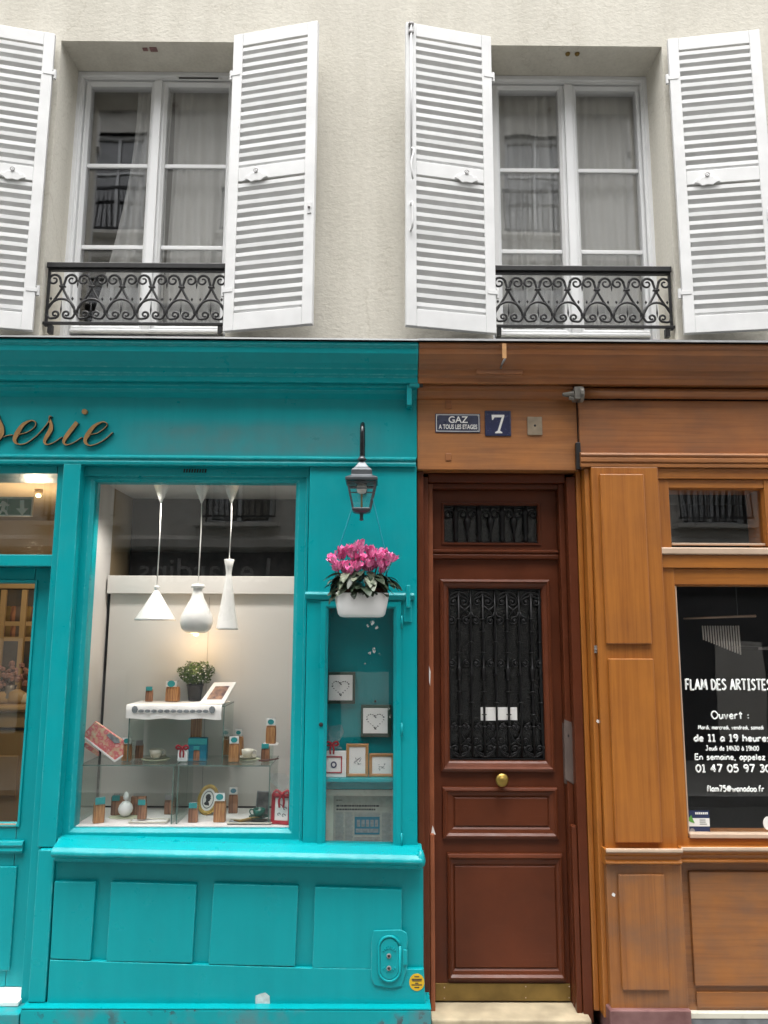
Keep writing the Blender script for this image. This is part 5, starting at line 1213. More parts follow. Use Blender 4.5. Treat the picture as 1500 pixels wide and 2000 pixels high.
def ledge(x0, x1, z, Y, nm='ledge'):
    ob(nm, mould([(.1, z+.008), (Y-.045, z+.004), (Y-.055, z-.006), (Y-.05, z-.014), (Y-.03, z-.028), (Y-.028, z-.046), (Y-.042, z-.054), (Y-.042, z-.062), (Y-.012, z-.074), (.1, z-.074)], x0, x1), WOODH, wood, bev=.002)
    ob('ledge_highlight_bead', mould([(Y-.05, z+.0145), (Y-.059, z+.0125), (Y-.060, z+.0015), (Y-.0566, z-.0045), (Y-.0465, z+.006)], x0-.0005, x1+.0005), ALU, wood)  # pale strip laid on the ledge edge as a painted highlight
ledge(pa[0]-.012, pa[1]+.006, Z(1255, 1662, YP-.04), YP)
ob('plinth', box(pa[0]-.02, pa[1]+.014, YP-.04, .25, 0, Z(1255, 1974, YP-.04)), MARBLE, wood, bev=.006)
ob('plinth_strip', box(pa[1]+.016, WX1, YP-.0, .25, Z(1400, 1990, -.05), Z(1400, 1979, -.05)), PORC, wood, bev=.002)
ob('plinth', box(pa[1]+.016, WX1, YP+.002, .25, 0, Z(1400, 1990, -.05)-.001), GRANITE, wood, bev=.004)
# bay: transom light, big pane, panelled riser
YB = -.018; bx0 = pa[1]+.001
tg = rq((1304, 955), (1486, 957), (1494, 1065), (1309, 1065), YB+.03)
bg_ = rq((1316, 1144), (1700, 1144), (1700, 1630), (1340, 1630), YB+.03)
ob('bay_stile', box(bx0, bg_[0]-.003, YB, .2, lz-.02, Z(1300, 1082, YB)-.02), WOODV, wood, bev=.003)
ob('bay_head', box(bx0, WX1, YB-.012, .2, Z(1400, 936, YB), mz-.075), WOODH, wood, bev=.003)
ob('bay_stile', box(bx0, tg[0]-.003, YB+.001, .2, Z(1300, 1070, YB), Z(1400, 936, YB)-.001), WOODV, wood, bev=.003)
ob('bay_stile', box(tg[1]+.003, tg[1]+.16, YB+.001, .2, Z(1300, 1070, YB), Z(1400, 936, YB)-.001), WOODV, wood, bev=.003)
ob('transom_rail', box(tg[0]-.003, tg[1]+.003, YB+.004, .2, tg[3]+.003, Z(1400, 936, YB)-.001), WOODH, wood, bev=.003)
tr_ = ob('transom_light', ring((tg[0]-.003, tg[1]+.003, tg[2]-.003, tg[3]+.003), [(0, YB+.01), (.006, YB+.03), (.006, YB+.06)]), WOODH, wood)
ob('pane', box(tg[0]-.001, tg[1]+.001, YB+.04, YB+.046, tg[2]-.001, tg[3]+.001), GLASS, tr_)
ob('bead', box(tg[0]+.004, tg[1]-.004, YB+.016, YB+.028, tg[2]-.002, tg[2]+.011), ALU, tr_, bev=.002)
zt0, zt1 = Z(1400, 1083, YB-.03), Z(1400, 1070, YB-.03)
ob('transom_sill', mould([(.1, zt1+.004), (YB-.02, zt1+.003), (YB-.03, zt1-.004), (YB-.03, zt0+.004), (YB-.018, zt0), (.1, zt0)], bx0-.004, WX1), ALU, wood, bev=.002)
ob('bay_rail', box(bx0, WX1, YB-.014, .2, Z(1400, 1110, YB), zt0-.001), WOODH, wood, bev=.004)
ob('bay_rail', box(bx0+.001, WX1, YB+.006, .2, bg_[3]+.003, Z(1400, 1110, YB)-.001), WOODH, wood, bev=.003)
bw = ob('shop_window', ring((bg_[0]-.003, WX1, bg_[2]-.003, bg_[3]+.003), [(0, YB+.008), (.008, YB+.03), (.008, YB+.06)]), WOODV, wood)
ob('pane', box(bg_[0]-.001, WX1, YB+.044, YB+.050, bg_[2]-.001, bg_[3]+.001), GLASS, bw)
ob('bead', box(bg_[0]+.003, bg_[0]+.010, YB+.014, YB+.040, bg_[2]+.014, bg_[3]-.004), ALU, bw, bev=.001)
ob('bead', box(bg_[0]+.003, WX1, YB-.012, YB+.040, bg_[2]-.010, bg_[2]+.012), ALU, bw, bev=.003)
ob('bay_bottom_rail', box(bx0+.001, WX1, YB+.002, .2, lz-.02, bg_[2]-.012), WOODH, wood, bev=.003)
ledge(bx0+.008, WX1, Z(1400, 1659, YB-.05), YB-.012)
ob('stall_riser', box(pa[1]+.016, WX1, YB, .2, Z(1400, 1978, YB), lz-.032), WOODDH, wood, bev=.003)
ob('riser_panel', rbox(rq((1345, 1703), (1700, 1703), (1700, 1927), (1358, 1927), YB-.016), YB-.018, YB-.001), WOODDH, wood, bev=.006)
ob('riser_rail', rbox(rq((1360, 1938), (1700, 1938), (1700, 1968), (1362, 1968), YB-.01), YB-.010, YB-.0011), WOODDH, wood, bev=.003)
for px, py, mm in ((1197, 1746, CARDW), (1171, 1410, CARDW)):
    c = P(px, py, YP); ob('paint_fleck', poly([(c.x-.010, c.z), (c.x-.003, c.z+.010), (c.x+.009, c.z+.004), (c.x+.006, c.z-.010), (c.x-.004, c.z-.007)], YP-.0135 if py > 1700 else -.0215, YP-.0122 if py > 1700 else -.0205), mm, wood)
c = P(1162, 1268, 0); ob('latch_keep', join(box(c.x-.010, c.x+.010, -.030, -.0205, c.z-.02, c.z+.02), box(c.x-.012, c.x+.012, -.034, -.0301, c.z-.004, c.z+.004)), STEEL, wood, bev=.002)
ob('end_pilaster', box(WX1+.002, WX1+.16, YP, .25, 0, mz-.075), WOODV, wood, bev=.004); ob('end_board', box(WX1+.162, WXE, -.02, .2, 0, mz-.075), WOODV, wood, bev=.003)
# dark shop room and its things
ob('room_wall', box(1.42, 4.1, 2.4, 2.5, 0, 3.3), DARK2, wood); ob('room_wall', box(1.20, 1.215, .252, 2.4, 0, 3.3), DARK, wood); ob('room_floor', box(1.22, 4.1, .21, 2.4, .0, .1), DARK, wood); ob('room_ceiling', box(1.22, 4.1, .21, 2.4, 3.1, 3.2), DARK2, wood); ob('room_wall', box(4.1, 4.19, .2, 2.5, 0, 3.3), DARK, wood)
# painted window lettering, front face of the pane
YT = YB+.0425
def tr4(x0, x1, yb, yt, off=0):
    return (X(x0, yb, YT), X(x1, yb, YT), Z((x0+x1)/2, yb, YT), Z((x0+x1)/2, yt, YT))
for body, x0, x1, yb, yt, w_ in (('FLAM DES ARTISTES', 1340, 1506, 1347.5, 1327.5, .0052), ('Ouvert :', 1390, 1463, 1404, 1389, .0040), ('Mardi, mercredi, vendredi, samedi', 1364, 1491, 1424.5, 1417, .0024), ('de 11 a 19 heures', 1356, 1505, 1448, 1435, .0046),
        ('Jeudi de 14h30 à 19h00', 1379, 1482, 1466, 1457, .0026), ('En semaine, appelez le', 1358, 1512, 1484, 1473, .0036), ('01 47 05 97 30', 1360, 1505, 1508, 1494, .0046), ('flam75@wanadoo.fr', 1381, 1492, 1546, 1535, .0036)):
    ob('window_lettering', sign_line(body, tr4(x0, x1, yb, yt), YT, w_), LETTER, bw, label='white hand lettering reading ' + body.replace('@', ' at '), smooth=True, kind='stuff')
stk = thing('window_sticker', 'navy and white sticker with a green leaf in the lower corner of the lettered window', 'sticker', (X(1362, 1630, YT), YT, Z(1362, 1630, YT)))
r = rq((1342, 1583), (1385, 1583), (1387, 1630), (1343, 1630), YT); ob('sticker_base', rbox(r, YT-.001, YT+.001), NAVYS, stk)
r = rq((1342, 1598), (1386, 1598), (1386, 1614), (1342, 1614), YT-.002); ob('white_band', rbox(r, YT-.0022, YT-.0013), CARDW, stk)
ob('green_leaf', ppoly([(1342, 1602), (1350, 1592), (1357, 1608), (1350, 1606)], YT-.0036, YT-.0026), GREENS, stk)
r = rr(1358, 1586.5, 1382, 1590.5, YT-.002); ob('sticker_writing', join(*[box(r[0]+k*.0098, r[0]+k*.0098+.007, YT-.0022, YT-.0013, r[2], r[3]) for k in range(7)]), CARDW, stk)
ob('sticker_writing', join(*[box(X(1366, 1606, YT), X(1378+(k == 2)*2, 1606, YT), YT-.0032, YT-.0025, Z(1370, 1602+k*4, YT), Z(1370, 1600.6+k*4, YT)) for k in range(3)]), GREYP, stk)
c = P(1352, 1623, YT); ob('round_emblem', poly([(c.x+.013*math.cos(k*PI/8), c.z+.015*math.sin(k*PI/8)) for k in range(16)], YT-.0022, YT-.0013), STEEL, stk)
c = P(1500, 1608, YT); w2 = thing('window_sticker', 'plain white round edged sticker at the right edge of the lettered window', 'sticker', (c.x, YT, c.z-.03)); ob('sticker_base', poly([(c.x+.026*math.cos(k*PI/8), c.z+.034*math.sin(k*PI/8)) for k in range(16)], YT-.001, YT+.001), CARDW, w2)
# wind chime hanging in the dark shop
CYY = .35
ch = thing('wind_chime', 'white wind chime of graded tubes hanging inside the dark shop window', 'wind chime', (X(1410, 1250, CYY), CYY, Z(1410, 1280, CYY)))
a, b = P(1335, 1208, CYY), P(1476, 1203, CYY)
ob('chime_rod', tube([a, b], [.005, .008], 8), ALU, ch, smooth=True)
for k in range(15):
    px = 1372+k*5.0; t0, t1 = P(px, 1222, CYY), P(px+1.2, 1250+k*2.05, CYY)
    ob('chime_tube', tube([(t0.x, CYY, t0.z), (t0.x+.002, CYY, t1.z)], .0046, 8), LAMPW, ch, smooth=True)
a = P(1437, 1145, CYY); ob('chime_cord', tube([(a.x, CYY, a.z), (a.x, CYY, Z(1437, 1204, CYY))], .0015, 5), GREYP, ch)
bar = P(1500, 1266, .5)
ob('shelf_edge', box(bar.x-.06, 4.0, .5, .9, bar.z-.01, bar.z+.006), STEEL, wood)

# =================================================================== entrance door
DYL = .18
dr = thing('entrance_door', 'dark red brown panelled street door with iron grille and brass knob', 'door', (.68, DYL, .08))
lf = rq((838, 1094), (1087, 1094), (1117, 1955), (857, 1955), DYL)
XD0, XD1 = lf[0], lf[1]
gz = rq((873, 1150), (1052, 1150), (1067, 1484), (882, 1484), DYL+.01)
xs = [XD0, gz[0]-.002, gz[1]+.002, XD1]; zs = [lf[2], gz[2]-.002, gz[3]+.002, lf[3]]
leaf = ob('door_leaf', holed((xs[0], xs[3], zs[0], zs[3]), (xs[1], xs[2], zs[1], zs[2]), DYL, DYL+.05), REDB, dr)
gm = rq((854, 1131), (1069, 1131), (1089, 1508), (866, 1508), DYL-.02)
V, F = [], []
for (f, y) in ((0, DYL-.001), (.04, DYL-.024), (.3, DYL-.03), (.45, DYL-.018), (.75, DYL-.010), (.9, DYL-.002), (1, DYL+.02)):
    q = [gm[i]+(gz[i]-gm[i])*f for i in range(4)]; V += [(q[0], y, q[2]), (q[1], y, q[2]), (q[1], y, q[3]), (q[0], y, q[3])]
for k in range(6): F += [(4*k+i, 4*k+(i+1) % 4, 4*k+4+(i+1) % 4, 4*k+4+i) for i in range(4)]
ob('grille_moulding', (V, F), REDL, dr, bev=.002)
for outer, inner in ((((863, 1538), (1089, 1538), (1093, 1640), (865, 1640)), ((886, 1558), (1070, 1556), (1072, 1614), (888, 1615))), (((868, 1668), (1098, 1667), (1107, 1916), (880, 1917)), ((884, 1692), (1082, 1690), (1091, 1890), (892, 1892)))):
    a = rq(*outer, DYL-.02); b = rq(*inner, DYL-.005); V, F = [], []
    for (f, y) in ((0, DYL-.001), (.05, DYL-.020), (.30, DYL-.026), (.5, DYL-.014), (.8, DYL-.010), (1, DYL-.0012), (1.02, DYL-.006), (1.12, DYL-.009)):
        q = [a[i]+(b[i]-a[i])*f for i in range(4)]; V += [(q[0], y, q[2]), (q[1], y, q[2]), (q[1], y, q[3]), (q[0], y, q[3])]
    for k in range(7): F += [(4*k+i, 4*k+(i+1) % 4, 4*k+4+(i+1) % 4, 4*k+4+i) for i in range(4)]
    F.append((28, 29, 30, 31)); ob('door_panel', (V, F), REDB, dr, bev=.0015)
kp = rq((858, 1921), (1118, 1920), (1119, 1955), (860, 1957), DYL-.004)
kick = ob('kick_plate', box(XD0+.002, XD1-.002, DYL-.007, DYL-.0012, kp[2]+.004, kp[3]), BRASSP, dr, bev=.0015)
for px, py in ((1027, 1927), (1027, 1949), (1112, 1927), (1112, 1949), (868, 1929), (868, 1950)):
    c = P(px, py, DYL-.008); ob('screw', sphere((c.x, DYL-.0072, c.z), .0035, .002, .0035, 8, 4), ALU, kick)
kb = P(980, 1526, DYL-.05)
def turned(prof, n=24): 
    v, f = lathe(prof, n); return [(x, -z, y) for x, y, z in v], f
kn = ob('door_knob', turned([(.020, .0), (.022, .004), (.014, .012), (.012, .030), (.018, .036), (.033, .042), (.036, .050), (.033, .058), (.024, .060), (.018, .064), (.010, .068), (.001, .069)]), BRASS, dr, local=True, smooth=True)
kn.location = Vector((kb.x+.002, DYL-.001, Z(980, 1523, DYL-.04)))-WORG[dr.name]
# frame around the leaf
fz1 = Z(960, 945, .12)
ob('frame_post', box(XD0-.030, XD0-.002, .115, .26, .075, fz1), REDO, dr, bev=.004)
ob('frame_post', box(XD0-.062, XD0-.031, .075, .26, .03, fz1+.03), REDL, dr, bev=.005)
ob('frame_post', box(XD1+.002, XD1+.034, .115, .26, .075, fz1), REDB, dr, bev=.004)
ob('frame_post', box(XD1+.035, pa[0]-.062, .055, .26, .03, fz1+.03), REDB, dr, bev=.005)
ob('frame_head', box(XD0-.001, XD1+.001, .12, .26, fz1-.028, fz1+.0005), REDL, dr, bev=.004)
ob('frame_head', box(XD0-.030, XD1+.034, .085, .26, fz1+.001, fz1+.05), REDB, dr, bev=.005)
ob('frame_head', box(XD0-.10, pa[0]-.03, .092, .30, fz1+.051, lin_b+.05), REDB, dr)
# worn guard blocks at the foot of both jambs
ob('jamb_guard', box(XD1+.004, XD1+.0335, .065, .114, .03, Z(1112, 1610, .1)), REDB, dr, bev=.006)
ob('jamb_guard', box(XD0-.029, XD0-.004, .085, .1145, .03, Z(846, 1628, .1)), REDO, dr, bev=.006)
ob('chipped_plaster', ppoly([(845, 1612), (851, 1630), (842, 1630)], .112, .1146), CARDW, dr)
ob('chipped_plaster', ppoly([(838, 1300), (841, 1312), (840, 1340), (838, 1330)], .110, .1146), CARDW, dr)
jx = XD1+.0338
lp_ = ob('lock_plate', box(XD1-.004, XD1+.0012, .122, .174, Z(1113, 1530, .15), Z(1113, 1412, .15)), STEELD, dr, bev=.002)
ob('lock_plate_face', ppoly([(1102, 1405), (1121, 1413), (1126, 1535), (1104, 1522)], .1105, .1145), STEELD, dr, bev=.001)
c = P(1110, 1437, .11); ob('keyhole', poly([(c.x+.004*math.cos(k*PI/5), c.z+.008*math.sin(k*PI/5)) for k in range(10)], .1090, .1103), DARK, dr)
# transom over the door
tzb = lf[3]+.06
tl_ = rq((867, 986), (1050, 988), (1051, 1060), (868, 1060), DYL)
ob('transom_panel', holed((XD0, XD1, tzb, fz1-.029), tl_, DYL, DYL+.05), REDB, dr)
ob('transom_bead', ring((tl_[0]-.016, tl_[1]+.016, tl_[2]-.016, tl_[3]+.016), [(0, DYL-.001), (.003, DYL-.008), (.012, DYL-.010), (.017, DYL+.02)]), REDB, dr)
ob('transom_rail', mould([(DYL+.05, tzb-.001), (DYL-.02, tzb-.001), (DYL-.035, tzb-.008), (DYL-.035, tzb-.018), (DYL-.022, tzb-.026), (DYL-.03, tzb-.034), (DYL-.026, tzb-.052), (DYL-.008, tzb-.059), (DYL+.05, tzb-.059)], XD0, XD1), REDB, dr, bev=.002)
ob('transom_pane', box(tl_[0], tl_[1], DYL+.036, DYL+.040, tl_[2], tl_[3]), OBSC, dr)
tgx = ob('transom_grille', join(box(tl_[0], tl_[1], DYL+.012, DYL+.022, tl_[2], tl_[2]+.008), box(tl_[0], tl_[1], DYL+.012, DYL+.022, tl_[3]-.008, tl_[3])), IRON2, dr)
tp = (tl_[1]-tl_[0])/4; th = tl_[3]-tl_[2]
for k in range(4):
    x = tl_[0]+tp*(k+.5)
    ob('fluted_bar', lathe([(.010, 0), (.016, .02), (.009, .045), (.015, .06), (.015, th*.72), (.022, th*.78), (.014, th*.86), (.010, th)], 10, (x, DYL+.017, tl_[2])), IRON2, tgx, smooth=True)
    for s_ in (-1, 1): ob('curl', tube(on(spiral(x+s_*tp*.30, tl_[3]-.052, .03, .008, PI/2+s_*PI/2, -s_*7.5, 16), DYL+.017), .0052, 6), IRON2, tgx, smooth=True)
for k in range(5):
    x = tl_[0]+tp*k
    if k in (0, 4): continue
    ob('urn_bar', lathe([(.006, 0), (.006, th*.30), (.012, th*.36), (.020, th*.5), (.022, th*.6), (.012, th*.68), (.005, th*.72), (.005, th)], 10, (x, DYL+.017, tl_[2])), IRON2, tgx, smooth=True)
# grille in the leaf
ob('grille_pane', box(gz[0]-.004, gz[1]+.004, DYL+.034, DYL+.038, gz[2]-.004, gz[3]+.004), OBSC, dr)
gr = ob('door_grille', frame((gz[0]+.001, gz[1]-.001, gz[2]+.001, gz[3]-.001), .007, DYL+.006, DYL+.016), IRON2, dr)
GY = DYL+.012
def gp(x, y): return P(860+x/5.555, 1140+y/5.555, GY)
def gx_(i): return gz[0]+(gz[1]-gz[0])*(.108+.2625*i)          # main bars
def gx2(i): return gx_(i)+(gz[1]-gz[0])*.131
gzv = lambda y: Z(960, 1140+y/5.555, GY)
for i in range(4):
    x = gx_(i)
    ob('grille_bar', lathe([(.0065, gzv(1880)), (.0065, gzv(1420)), (.0085, gzv(1300)), (.0065, gzv(1180)), (.0065, gzv(1060)), (.014, gzv(1045)), (.0125, gzv(980)), (.014, gzv(915)), (.0065, gzv(900)), (.0065, gzv(760)), (.0055, gzv(640)), (.0065, gzv(520)), (.0065, gzv(80))], 8, (x, GY, 0)), IRON2, gr, smooth=True)
    for y in (385, 520, 748, 918, 1042, 1172, 1420, 1550): z = gzv(y); ob('collar', lathe([(.006, -.004), (.0145, -.002), (.0155, .001), (.006, .004)], 10, (x, GY, z)), IRON2, gr, smooth=True)
for i in range(-1, 4):
    x = gx2(i)
    if x < gz[0]+.01: continue
    if x > gz[1]-.008: x = gz[1]-.010
    ob('grille_bar', lathe([(.0055, gzv(1880)), (.0055, gzv(1300)), (.0075, gzv(1150)), (.0055, gzv(1010)), (.011, gzv(990)), (.0055, gzv(970)), (.0055, gzv(640)), (.007, gzv(520)), (.0055, gzv(400)), (.0055, gzv(80))], 8, (x, GY, 0)), IRON2, gr, smooth=True)
    for y in (635, 1290): z = gzv(y); ob('collar', lathe([(.005, -.004), (.013, -.002), (.014, .001), (.005, .004)], 10, (x, GY, z)), IRON2, gr, smooth=True)
def pair(x, y, r, off, upd, turns=1.25, tail=None):
    z = gzv(y)
    for s_ in (-1, 1):
        cx = x+s_*off
        if not (gz[0]+r*.6 < cx < gz[1]-r*.6): continue
        a0 = (PI/2 if upd > 0 else -PI/2)
        pts = spiral(cx, z, r, r*.28, a0, s_*upd*-1*turns*2*PI, 20)
        if tail: pts = [(x+s_*.004, z+upd*tail), (x+s_*(off*.35), z+upd*(r*1.35)), *pts]
        ob('scroll', tube(on(pts, GY-.003), .0048, 6), IRON2, gr, smooth=True)
        ob('scroll_eye', sphere((cx, GY-.005, z), r*.3, .006, r*.3, 8, 5), IRON2, gr, smooth=True)
for i in range(4):
    pair(gx_(i), 200, .024, .030, 1, 1.2, .045); pair(gx_(i), 1790, .022, .028, -1, 1.2, .05); pair(gx_(i), 1550, .018, .026, 1, 1.0)
    c = (gx_(i), gzv(1790)); ob('scroll_ring', tube(on([(c[0]+.055*math.cos(PI+PI*k/12), c[1]+.012+.055*math.sin(PI+PI*k/12)) for k in range(13)], GY-.002), .005, 6), IRON2, gr, smooth=True)
    c = (gx_(i), gzv(190)); ob('scroll_ring', tube(on([(c[0]+.058*math.cos(PI*k/12), c[1]-.005+.055*math.sin(PI*k/12)) for k in range(13)], GY-.002), .005, 6), IRON2, gr, smooth=True)
for i in range(-1, 4):
    x = gx2(i); pair(x, 405, .022, .027, 1, 1.2, .05); pair(x, 870, .021, .027, 1, 1.2); pair(x, 1560, .018, .024, 1, 1.1); pair(x, 1700, .014, .02, -1, 1.0)
for i in range(4):
    x, x2_ = gx_(i), gx2(i)
    for (a, b, ya, yb) in ((x, x2_, 230, 390), (x2_, x, 230, 390)):
        if max(a, b) < gz[1]-.004: ob('brace', tube([(a, GY, gzv(ya)), ((a+b)/2, GY-.002, gzv((ya+yb)/2-20)), (b, GY, gzv(yb))], .004, 6), IRON2, gr, smooth=True)
    for (a, b, ya, yb) in ((x, x2_, 1760, 1600), (x2_, x, 1760, 1600)):
        if max(a, b) < gz[1]-.004: ob('brace', tube(cr([(a, GY, gzv(ya)), ((a*.4+b*.6), GY-.002, gzv((ya+yb)/2+20)), (b, GY, gzv(yb))], 4), .004, 6), IRON2, gr, smooth=True)
ob('notice_card', rbox(rq((938, 1381), (969, 1381), (970, 1407), (939, 1407), DYL+.04), DYL+.0395, DYL+.0405), CARDW, dr)
ob('notice_card', rbox(rq((972, 1381), (1009, 1381), (1010, 1406), (972, 1406), DYL+.04), DYL+.0395, DYL+.0405), CARDW, dr)
for nc in [c for c in dr.children if c.name.startswith('notice_card')]: nc.location.y -= .0085
ob('hall_back', box(XD0-.2, XD1+.25, .9, .95, 0, 3.3), DARK, dr); ob('hall_side', box(XD0-.12, XD0-.1, .27, .9, 0, 3.3), DARK, dr); ob('hall_side', box(XD1+.1, XD1+.12, .27, .9, 0, 3.3), DARK, dr)
ob('threshold', box(XD0-.03, XD1+.06, -.005, .30, -.02, .073), STONE, dr, bev=.008)

# =================================================================== plaques and small signs
t = thing('gas_plaque', 'blue enamel plaque reading GAZ A TOUS LES ETAGES on the brown lintel', 'sign', (X(893, 845, 0), 0, Z(893, 845, 0)))
r = rr(850, 808, 938, 845, -.004); ob('plate', rbox(r, -.006, -.0008), BLUE2, t, bev=.002)
ob('border', ring((r[0]+.006, r[1]-.006, r[2]+.006, r[3]-.006), [(0, -.0062), (0, -.0072), (.003, -.0072), (.003, -.0062)]), LENAM, t)
ob('writing', fit_text('GAZ', rr(876, 813, 914, 826, -.008), -.0075, .012), LENAM, t)
ob('writing', fit_text('A TOUS LES ETAGES', rr(857, 829, 932, 838, -.008), -.0075, .02), LENAM, t)
for px, py in ((855, 812), (933, 812), (855, 841), (933, 841)): c = P(px, py, -.006); ob('screw', sphere((c.x, -.007, c.z), .004, .003, .004, 8, 4), STEEL, t, smooth=True)
t = thing('house_number_plaque', 'square dark blue house number plaque with a white 7', 'sign', (X(972, 852, 0), 0, Z(972, 852, 0)))
r = rr(947, 802, 998, 852, -.005); ob('plate', rbox(r, -.007, -.0008), BLUE1, t, bev=.003)
ob('border', ring((r[0]+.004, r[1]-.004, r[2]+.004, r[3]-.004), [(0, -.0072), (0, -.0080), (.0022, -.0080), (.0022, -.0072)]), BLUE2, t)
sv = [(960, 810), (985, 810), (985, 813), (976.5, 841), (981, 844), (981, 846), (967, 846), (967, 844), (972, 841), (980, 815), (966, 815), (963, 820), (961, 820)]
ob('numeral', ppoly(sv, -.0090, -.0075), LENAM, t)
t = thing('junction_plate', 'small grey metal square plate with a centre screw on the brown lintel', 'plate', (X(1044, 850, 0), 0, Z(1044, 850, 0)))
ob('plate', rbox(rr(1030, 814, 1059, 850, -.006), -.009, -.0008), paint('grey tin', (.30, .24, .17), .5, .2, var=.2, sc=20), t, bev=.003)
c = P(1045, 831, -.01); ob('screw', sphere((c.x, -.0095, c.z), .007, .003, .007, 10, 4), IRON, t, smooth=True)
c = P(814, 1918, YPn)
t = thing('round_sticker', 'round yellow printed sticker low on the turquoise stall riser', 'sticker', (c.x, YPn, c.z-.035))
ob('sticker_base', poly([(c.x+.038*math.cos(k*PI/10), c.z+.040*math.sin(k*PI/10)) for k in range(20)], YPn-.0030, YPn-.0014), YELL, t)
ob('sticker_print', join(*[box(c.x-w_, c.x+w_, YPn-.0038, YPn-.0032, c.z+dz-.0022, c.z+dz+.0022) for w_, dz in ((.012, .026), (.026, .014), (.024, .007), (.008, -.004), (.026, -.012), (.012, -.024))]), INK, t)

# =================================================================== lantern and hanging planter
LY = -.26
k_ = lambda px, py: P(px, py, LY)
lb = k_(706, 1017)
lan = thing('wall_lantern', 'grey swan neck wall lantern on the turquoise pilaster above the flower box', 'lantern', (lb.x, LY, lb.z))
lx = lb.x
zz_ = lambda py: Z(706, py, LY)
ARM = paint('black gloss lantern arm', (.02, .022, .024), .16, .7, var=.2, sc=15)
PEW = paint('pewter grey lantern metal', (.075, .082, .09), .34, .55, var=.2, sc=15)
wz = zz_(935)
ob('swan_neck', tube(cr([(lx, -.012, wz), (lx, -.06, wz+.02), (lx, -.075, zz_(900)), (lx, -.085, zz_(850)), (lx, -.13, zz_(824)), (lx, -.19, zz_(822)), (lx, -.245, zz_(836)), (lx, LY, zz_(862)), (lx, LY, zz_(898))], 6), .0125, 12), ARM, lan, smooth=True)
ob('wall_plate', box(lx-.022, lx+.022, -.014, -.0008, wz-.035, wz+.045), PEW, lan, bev=.004)
ob('collar', lathe([(.012, 0), (.014, .004), (.026, .010), (.022, .018), (.012, .03)], 16, (lx, LY, zz_(902))), PEW, lan, smooth=True)
def sq(prof, c, mat, name, rot=PI/4, n=4):
    V, F = [], []
    for r_, z in prof: V += [(c[0]+r_*math.cos(rot+2*PI*k/n)*1.414, c[1]+r_*math.sin(rot+2*PI*k/n)*1.414, z) for k in range(n)]
    for j in range(len(prof)-1): F += [(j*n+i, j*n+(i+1) % n, (j+1)*n+(i+1) % n, (j+1)*n+i) for i in range(n)]
    F += [tuple(range(n)), tuple(range(len(V)-n, len(V)))]
    return ob(name, (V, F), mat, lan, bev=.0025)
sq([(.083, zz_(943)), (.083, zz_(937)), (.055, zz_(931)), (.052, zz_(920)), (.036, zz_(914)), (.024, zz_(908)), (.014, zz_(902))], (lx, LY), PEW, 'lantern_roof')
zt_, zb_ = zz_(944), zz_(994)
for sx in (-1, 1):
    for sy in (-1, 1):
        ob('corner_bar', tube([(lx+sx*.072, LY+sy*.072, zt_), (lx+sx*.044, LY+sy*.044, zb_)], .0052, 4), PEW, lan)
for k in range(4):
    a = PI/2*k; ca, sa_ = math.cos(a), math.sin(a)
    def rp_(x, y): return (lx+x*ca-y*sa_, LY+x*sa_+y*ca)
    q = [(*rp_(-.068, -.0705), zt_), (*rp_(.068, -.0705), zt_), (*rp_(.042, -.0435), zb_+.004), (*rp_(-.042, -.0435), zb_+.004)]
    ob('lantern_pane', (q, [(0, 1, 2, 3)]), GLASS, lan)
ob('rim', sq([(.076, zt_-.001), (.076, zt_-.010), (.070, zt_-.010), (.070, zt_-.001)], (lx, LY), PEW, 'rim').data and ([], []), PEW, lan) if False else None
V_ = frame((-.074, .074, -.074, .074), .008, -.010, 0.0); ob('lantern_rim', ([(lx+x, LY+z, zt_+y-.0005) for x, y, z in V_[0]], V_[1]), PEW, lan)
V_ = frame((-.066, .066, -.066, .066), .006, -.006, 0.0); ob('lantern_rim', ([(lx+x, LY+z, zt_+y-.034) for x, y, z in V_[0]], V_[1]), PEW, lan)
sq([(.046, zb_+.002), (.048, zb_-.004), (.046, zb_-.014), (.028, zb_-.022), (.010, zb_-.026), (.008, zb_-.052), (.011, zb_-.056), (.007, zb_-.062)], (lx, LY), PEW, 'lantern_base')
ob('bulb', lathe([(.012, .0), (.024, -.006), (.028, -.024), (.022, -.044), (.008, -.052), (.001, -.053)], 16, (lx, LY, zt_-.004)), FROST, lan, smooth=True)
ob('bulb_holder', lathe([(.005, 0), (.005, .08)], 8, (lx, LY, zb_+.002)), BRASSP, lan)
ob('socket', lathe([(.030, -.004), (.030, .004), (.014, .01)], 14, (lx, LY, zt_-.004)), IRON, lan)
# planter
PYc = -.17
pq = lambda px, py, Y=PYc-.06: P(px, py, Y)
pot0, pot1 = pq(652, 1152), pq(760, 1152); pzb = pq(706, 1205).z; pzt = pq(706, 1160).z; pcx = (pot0.x+pot1.x)/2; hw = (pot1.x-pot0.x)/2
pln = thing('flower_planter', 'white hanging planter with pink cyclamen below the lantern', 'planter', (pcx, PYc, pzb))
def superring(a, b, z, n=36, e=3.8):
    return [(math.copysign(abs(math.cos(2*PI*k/n))**(2/e), math.cos(2*PI*k/n))*a, math.copysign(abs(math.sin(2*PI*k/n))**(2/e), math.sin(2*PI*k/n))*b, z) for k in range(n)]
H_ = pzt-pzb
V, F = [], []
rings = [(hw*.70, .052, 0), (hw*.79, .061, .004), (hw*.865, .068, .016), (hw*.92, .074, H_*.45), (hw*.97, .080, H_*.75), (hw*1.0, .083, H_), (hw*1.01, .084, H_+.006), (hw*.97, .080, H_+.006), (hw*.95, .078, H_-.01), (hw*.9, .07, H_*.4)]
for a, b, z in rings: V += superring(a, b, z)
for j in range(len(rings)-1): F += [(j*36+i, j*36+(i+1) % 36, (j+1)*36+(i+1) % 36, (j+1)*36+i) for i in range(36)]
